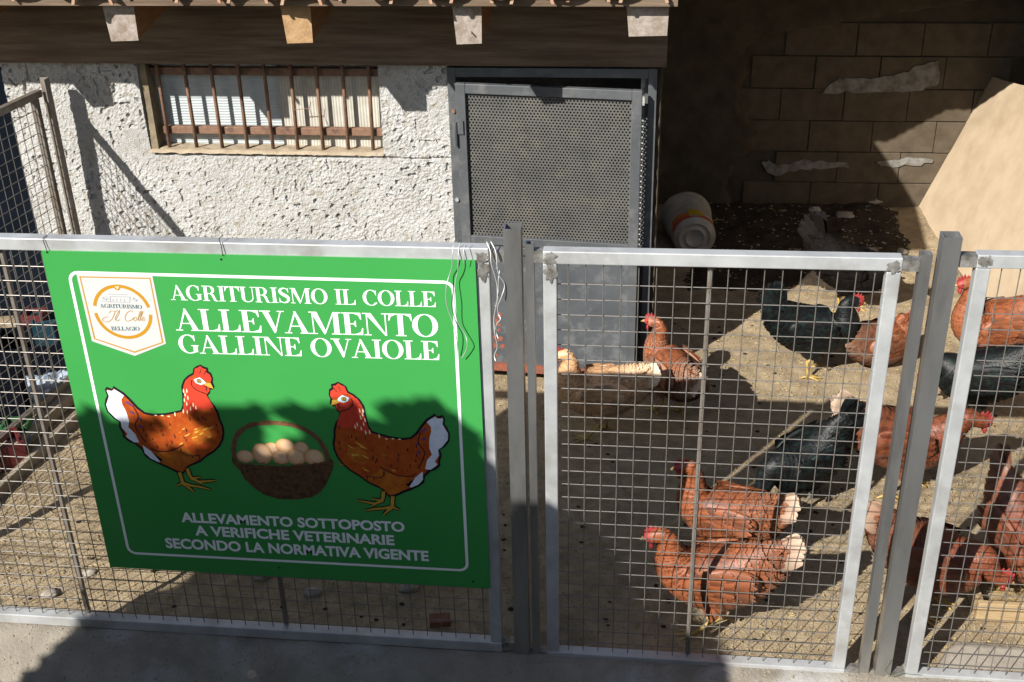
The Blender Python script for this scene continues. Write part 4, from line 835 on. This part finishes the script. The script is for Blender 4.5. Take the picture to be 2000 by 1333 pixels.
# ------------------------------------------------------------------ hens
def cr(P, n):
    P = np.asarray(P, float); out = []
    for i in range(len(P)-1):
        a, b, c2, d2 = P[max(i-1, 0)], P[i], P[i+1], P[min(i+2, len(P)-1)]
        for t in np.linspace(0, 1, n+1)[:-1]: out.append(.5*(2*b+(c2-a)*t+(2*a-5*b+4*c2-d2)*t*t+(3*b-a-3*c2+d2)*t**3))
    out.append(P[-1]); return np.array(out)
def hen(px, py, heading, label, fm, scale=1.0, head=(.165, 0, .385), hdir=(1, 0, -.05), pitch=0.0, tail=48, tail_len=.12, white=0.0, wtail=0.0, sit=0.0, legs='leg', stride=.03, seed=1, comb=1.0, z=None, body=1.0, fan=4.5, ruf=1.0):
    rnd = random.Random(seed); g_ = gnd(px, py)
    t = thing('hen', label, 'hen', (g_[0], g_[1], gh(g_[0], g_[1])+.001), math.radians(heading)); t.scale = (scale,)*3
    H = np.array(head, float); D = np.array(hdir, float); D /= np.linalg.norm(D); zo = .024-sit
    cp, sp_ = math.cos(pitch), math.sin(pitch)
    def pit(x, y, z_):      # body pitch about the hips
        dx, dz = x+.02, z_-.2; return np.array([-.02+dx*cp-dz*sp_, y, .2+dx*sp_+dz*cp+zo])
    ctl = [(-.225, .318, .014, .008), (-.195, .290, .054, .026), (-.15, .254, .084, .054), (-.09, .220, .104, .080*body), (-.02, .200, .114, .094*body), (.05, .200, .112, .092*body), (.102, .222, .090, .072)]
    C = [np.r_[pit(x, 0, z_), rz, ry] for x, z_, rz, ry in ctl]
    p0 = pit(.098, 0, .226); hb = H+np.array([0, 0, zo])-D*.03; b1 = p0+np.array([cp, 0, sp_])*.055+np.array([0, 0, .025]); b2 = hb-D*.04 + np.array([0, 0, -.03])*(1 if H[2] > .3 else -1)
    for tt, r in ((.3, (.066, .056)), (.55, (.046, .041)), (.8, (.034, .030))):
        q = (1-tt)**3*p0+3*(1-tt)**2*tt*b1+3*(1-tt)*tt*tt*b2+tt**3*hb; C.append(np.r_[q, r])
    hp = H+np.array([0, 0, zo])
    for o_, r in ((-.026, (.0255, .022)), (-.006, (.025, .0215)), (.014, (.020, .017)), (.026, (.010, .010)), (.030, (.002, .002))): C.append(np.r_[hp+D*o_, r])
    R_ = cr(C, 4); n = 16; Cn = R_[:, :3]; Tn = np.gradient(Cn, axis=0); Tn /= np.linalg.norm(Tn, axis=1)[:, None]
    Yv = np.array([0, 1.0, 0]); Sd = Yv-Tn*(Tn@Yv)[:, None]; Sd /= np.linalg.norm(Sd, axis=1)[:, None]; Nn = np.cross(Tn, Sd)
    th = np.arange(n)*2*math.pi/n; m = len(R_)
    rz = np.maximum(R_[:, 3], .002); ry = np.maximum(R_[:, 4], .002)
    V = Cn[:, None]+Sd[:, None]*(ry[:, None]*np.cos(th))[..., None]+Nn[:, None]*(rz[:, None]*np.sin(th))[..., None]
    mb = MB(); Fc = [(i*n+k, i*n+(k+1) % n, (i+1)*n+(k+1) % n, (i+1)*n+k) for i in range(m-1) for k in range(n)]
    mb.add(V.reshape(-1, 3), Fc, 0)
    hi = len(C)-5
    for fi in range(len(mb.m)):
        if fi//n >= (hi)*4+6: mb.m[fi] = 2
    # wings and thighs
    for s in (-1, 1):
        c0_ = pit(-.03, s*.082*body, .232); mb.ell(c0_, (.125, .02, .058), 12, 8, Matrix.Rotation(-pitch+.16, 3, 'Y'), 0)
        if not sit: mb.ell(pit(-.005, s*.046, .135), (.048, .034, .062), 10, 8, Matrix.Rotation(.25, 3, 'Y'), 0)
    if sit < .05:
        for s in (-1, 1):
            dx = s*stride; hk = np.array([-.03+dx*.3, s*.046, .085]); ft = np.array([.0+dx, s*.05, .010]); kn = np.array([.005, s*.046, .125])
            mb.tube([kn, hk, hk*.4+ft*.6, ft], [.012, .0085, .0065, .0075], 7, 1)
            for a, L in ((-28, .048), (2, .058), (30, .048), (172, .026)):
                a = math.radians(a); e = ft+np.array([math.cos(a)*L, math.sin(a)*L, -.006]); mid = ft+np.array([math.cos(a)*L*.5, math.sin(a)*L*.5, .001]); mb.tube([ft, mid, e, e+np.array([math.cos(a)*.008, math.sin(a)*.008, -.002])], [.0062, .0052, .0042, .0012], 6, 1)
    mb.c = [(.62, .3, white*.3, 1)]*len(mb.v)
    obj('body', mb, [fm, K[legs], K['comb']], t, smooth=True, local=True)
    # plumage
    fb = MB(); cols = []; tone = 0.0
    def feather(P, d, nrm_, L, w, pale, lift=.12, droop=0.0, curl=.18, tip=.14):
        d = d-nrm_*(d@nrm_); d /= np.linalg.norm(d)+1e-9; sd_ = np.cross(nrm_, d); rv = rnd.random(); vs = []
        for tt, hw, lf in ((0, .35, 0), (.4, .5, .35), (.8, .42+.2*(tip-.14), .75), (1.0, tip, 1.0)):
            for c in (-1, 0, 1):
                vs.append(P+d*(L*tt)*(1 if c == 0 or tt < 1 else .96)+sd_*(c*hw*w)+nrm_*(.0015+lift*L*lf*tt*.5-abs(c)*curl*w*.5-droop*tt*tt*L))
                cols.append((min(1, max(0, rv*.75+tone)), tt*(.75 if c == 0 else 1), pale if not callable(pale) else pale(tt), 1))
        fb.add(vs, [(r*3+c, r*3+c+1, r*3+c+4, r*3+c+3) for r in range(3) for c in range(2)])
    i0, i1 = 2, (hi)*4+4
    step = 0
    for i in range(i0, i1):
        onneck = i > 6*4; rows = 2 if not onneck else 2
        for rep in range(rows):
            f = i+rnd.random(); a = int(f); fr = f-a; a2 = min(a+1, m-1)
            cc = Cn[a]*(1-fr)+Cn[a2]*fr; rzz = rz[a]*(1-fr)+rz[a2]*fr; ryy = ry[a]*(1-fr)+ry[a2]*fr; T_, S_, N_ = Tn[a], Sd[a], Nn[a]
            tone = .30*noise.noise(Vector((i*.22, seed*3.3, 1)))+(.28 if onneck else 0)
            cnt = max(9, int((rzz+ryy)*math.pi/(.0105 if not onneck else .0085)))
            for k in range(cnt):
                q = 2*math.pi*(k+rnd.random())/cnt; cs, sn = math.cos(q), math.sin(q)
                P = cc+S_*ryy*cs+N_*rzz*sn; nn_ = S_*cs/ryy+N_*sn/rzz; nn_ /= np.linalg.norm(nn_)
                if onneck: L, w = rnd.uniform(.022, .032), .0085
                elif i < 10: L, w = rnd.uniform(.034, .042), rnd.uniform(.018, .024)
                else: L, w = rnd.uniform(.032, .042), rnd.uniform(.017, .022)
                u = i/(6*4)
                pm = white*max(0, 1-u*1.9)*rnd.uniform(.5, 1.0)+(white*.7*rnd.random() if sn < -.3 and not onneck else 0)
                dd = -T_+np.array([0, 0, -.25])*(0 if onneck else abs(cs))
                feather(P, dd, nn_, L, w, min(1, pm), lift=.06*ruf, droop=.03 if i < 12 else 0, curl=.10*ruf)
    tone = -.05
    for s in (-1, 1):      # wing coverts and flight feathers
        for r_, (x0, L, w, k_) in enumerate(((.065, .035, .020, 7), (.04, .04, .021, 7), (.01, .045, .022, 7), (-.02, .055, .022, 6), (-.055, .075, .024, 6))):
            for k in range(k_):
                zz = .272-.072*k/(k_-1)+(.006 if r_ % 2 else 0); bul = 1-((zz-.235)/.075)**2
                P = pit(x0+rnd.uniform(-.006, .006), s*(.088*body+.016*max(.2, bul)*(1-((x0+.03)/.17)**2)), zz)
                nn_ = np.array([.05, s*1.0, (zz-.232)*7]); nn_ /= np.linalg.norm(nn_)
                feather(P, np.array([-cp, 0, -sp_])+np.array([0, -s*.12, .06-.1*(k/(k_-1))]), nn_, L*rnd.uniform(.9, 1.15), w, white*.25*rnd.random() if r_ < 4 else white*.5*rnd.random(), lift=.10)
        for k in range(22):   # thigh fluff
            if sit: break
            q = rnd.uniform(-1.4, 1.4); zz = rnd.uniform(.10, .18); P = pit(-.005+.04*math.sin(q), s*(.046+.034*math.cos(q)), zz); nn_ = np.array([math.sin(q), s*math.cos(q), -.1]); nn_ /= np.linalg.norm(nn_)
            feather(P, np.array([-.35, 0, -1.0]), nn_, .03, .016, white*.6*rnd.random(), lift=.2)
    # tail fan
    for s in (-1, 1):
        for k in range(6):
            el = math.radians(tail+(k-2.5)*fan+rnd.uniform(-1.5, 1.5)); o_ = (k-2.5)*.009; P = pit(-.15-o_*.5*math.sin(el), s*(.005+.005*(5-k)), .275+o_*math.cos(el))
            d = np.array([-math.cos(el-pitch*-1), s*(.10+.05*(5-k)/5), math.sin(el+pitch*0)]); nn_ = np.array([.12, s*1.0, .18]); nn_ /= np.linalg.norm(nn_)
            feather(P, d, nn_, (tail_len+.035)*(1-.045*abs(k-2.2))*rnd.uniform(.98, 1.02), .040, (lambda tt: min(1, wtail*max(0, 1.5*tt-.45))), lift=.02, droop=.04, tip=.26)
    for k in range(16):       # saddle over the tail root
        s = rnd.choice((-1, 1)); P = pit(-.13-rnd.random()*.06, s*rnd.random()*.03, .315+rnd.random()*.01); feather(P, np.array([-1, s*.3, .35]), np.array([.3, s*.3, .9]), .05, .018, white*.5*rnd.random(), lift=.1)
    fb.c = cols; obj('plumage', fb, fm, t, smooth=True, local=True)
    # head furniture
    Sh = Yv-D*(D@Yv); Sh /= np.linalg.norm(Sh); Uh = np.cross(D, Sh); hf = lambda a, b, c: tuple(hp+D*a+Sh*b+Uh*c)
    prof = [(-.034, .012), (-.036, .030*comb), (-.026, .024), (-.020, .042*comb), (-.011, .030), (-.004, .048*comb), (.003, .031), (.010, .044*comb), (.015, .028), (.022, .034*comb), (.028, .016), (.026, .006), (-.01, .016)]
    c = MB(); c.prism([(a, b) for a, b in prof], lambda u, v, d: hf(u, d, v), -.0032, .0032); obj('comb', c, K['comb'], t, local=True, bevel=.0015)
    for s in (-1, 1):
        w = MB(); w.ell(hf(.012, s*.008, -.030), (.008, .004, .014), 8, 6); obj('wattle', w, K['comb'], t, smooth=True, local=True)
        e = MB(); e.ell(hf(.008, s*.0172, .004), (.0042, .003, .0042), 8, 6); obj('eye', e, K['eye'], t, smooth=True, local=True)
    b = MB(); b.tube([hf(.018, 0, -.002), hf(.034, 0, -.003), hf(.048, 0, -.010)], [.0088, .0062, .0010], 8); obj('beak', b, K['beak'], t, smooth=True, local=True)
    return t
# heading: 0 = to the right along the fence, 90 = away from the fence
LOOK_L = (.155, 0, .385)
hen(1385, 1228, 176, 'russet hen with pale tail standing closest behind the gate bars', K['f_red'], 1.06, head=(.20, .0, .335), hdir=(1, 0, -.28), tail=34, tail_len=.125, white=.12, wtail=.8, stride=.05, seed=11, pitch=-.03)
hen(1408, 1098, 158, 'russet hen with raised red comb behind the front russet hen', K['f_red'], 1.0, head=(.17, .02, .375), hdir=(1, .5, -.05), tail=30, tail_len=.115, white=.12, wtail=.8, seed=12)
hen(1560, 990, 204, 'black hen with green sheen pecking the ground, tail raised', K['f_black'], .98, body=1.1, head=(.20, 0, .045), hdir=(.4, 0, -.9), pitch=-.26, tail=62, tail_len=.14, legs='leg_grey', seed=13, fan=10, ruf=2.4)
hen(1755, 962, 3, 'russet hen walking behind the second post with neck stretched low', K['f_redd'], 1.1, head=(.265, 0, .285), hdir=(1, 0, -.25), pitch=-.06, tail=38, tail_len=.14, white=.15, wtail=.9, stride=.06, seed=14)
hen(1586, 732, 4, 'glossy black hen with red face and upright tail in the sunlit dirt', K['f_black'], 1.05, head=(.165, 0, .345), hdir=(1, 0, -.12), pitch=-.02, tail=62, tail_len=.15, legs='leg', seed=15, fan=10, ruf=2.4)
hen(1655, 610, -22, 'brown-black hen with grey tail near the shaded corner', K['f_brown'], 1.1, head=(.20, 0, .25), hdir=(1, 0, -.4), pitch=-.10, tail=66, tail_len=.16, legs='leg', seed=16, fan=10, ruf=2.4)
hen(1718, 716, 30, 'light russet hen resting on the ground behind the gate stile', K['f_red'], .98, head=(.15, 0, .30), hdir=(1, 0, 0), sit=.10, tail=20, tail_len=.10, white=.45, wtail=.5, seed=17)
hen(1925, 722, 188, 'russet hen with upright neck beside the tan board', K['f_red'], 1.1, head=(.165, 0, .405), hdir=(1, 0, -.05), tail=22, tail_len=.12, white=.22, wtail=.4, seed=18)
hen(1893, 828, 172, 'black hen with trailing tail between the second post and the tan board', K['f_black'], 1.08, head=(.20, 0, .17), hdir=(.8, 0, -.6), pitch=-.08, tail=14, tail_len=.14, legs='leg_grey', seed=19, ruf=2.4)
hen(1305, 806, 122, 'russet and white hen seen from behind by the door opening', K['f_red'], 1.0, head=(.13, .03, .40), hdir=(.8, .6, 0), pitch=.16, tail=4, tail_len=.09, white=.75, wtail=.9, seed=20)
hen(1166, 851, 178, 'buff and white hen standing in the shade in front of the door', K['f_buff'], 1.0, head=(.17, 0, .37), hdir=(1, 0, -.1), tail=24, tail_len=.10, white=.5, wtail=.9, stride=.04, seed=21)
hen(1812, 1196, -8, 'russet hen bending down behind the second post, red face to the trough', K['f_redd'], 1.05, head=(.215, 0, .155), hdir=(.9, .1, -.3), pitch=-.14, tail=40, tail_len=.11, white=.15, wtail=.5, seed=22)
hen(1985, 1168, 290, 'dark russet hen standing over the straw of the trough', K['f_redd'], 1.12, head=(.19, 0, .22), hdir=(.8, 0, -.6), pitch=-.20, tail=66, tail_len=.13, white=.18, wtail=.15, seed=23)

# ------------------------------------------------------------------ unseen hedge added to shade the lower sign
hd = thing('shade_hedge', 'unseen leafy hedge added at the road edge to shade the fence', 'hedge', (-2.6, -2.4, 1.2))
prof = [(-3.66, 1.2), (-3.64, 2.1), (-3.56, 2.5), (-3.52, 2.9), (-3.42, 2.99), (-3.33, 2.93), (-3.05, 3.0), (-2.30, 3.06), (-2.19, 2.95), (-2.09, 2.68), (-1.97, 2.70), (-1.82, 2.60), (-1.71, 2.33), (-1.6, 2.25), (-1.36, 2.07), (-1.3, 1.2)]  # outline traced back along the sun from the wanted shade edge
def inside(x, z):
    c = False
    for i in range(len(prof)):
        (x1, z1), (x2, z2) = prof[i-1], prof[i]
        if (z1 > z) != (z2 > z) and x < (x2-x1)*(z-z1)/(z2-z1)+x1: c = not c
    return c
gaps = []
for gx, gy, gr in ((568, 850, .075), (385, 855, .075), (335, 862, .05), (740, 815, .045), (545, 870, .06)):     # holes cut along the sun's rays for light spots on the sign
    q = fy(gx, gy); gaps.append((q[0]-.71*2.4, q[2]+.864*2.4, gr))
mb = MB(); random.seed(21); k = 0
while k < 17000:
    x = random.uniform(-3.7, -1.3); dy = random.uniform(-.13, .13); z = random.uniform(1.2, 3.07)
    if not inside(x, z) or any((x-gx)**2+(z-gz)**2 < gr*gr for gx, gz, gr in gaps): continue
    y = -2.4+dy; xx = x+.71*dy; zz = z-.864*dy; L = random.uniform(.04, .06); q = Matrix.Rotation(random.random()*6.3, 3, 'Z') @ Matrix.Rotation(random.uniform(-1.2, 1.2), 3, 'X')
    P = [q @ Vector(v) for v in ((-L, 0, 0), (0, -L*.5, .004), (L, 0, 0), (0, L*.5, .004))]; mb.add([(xx+p.x, y+p.y, zz+p.z) for p in P], [(0, 1, 2, 3)]); k += 1
obj('foliage', mb, K['leaf'], hd, kind='stuff')
mb = MB()
for x in (-3.2, -2.7, -2.2, -1.8): mb.tube([(x, -2.4, 1.19), (x+.05, -2.42, 1.7), (x-.05, -2.38, 2.2)], [.03, .02, .01], 7)
obj('stems', mb, K['bark'], hd)
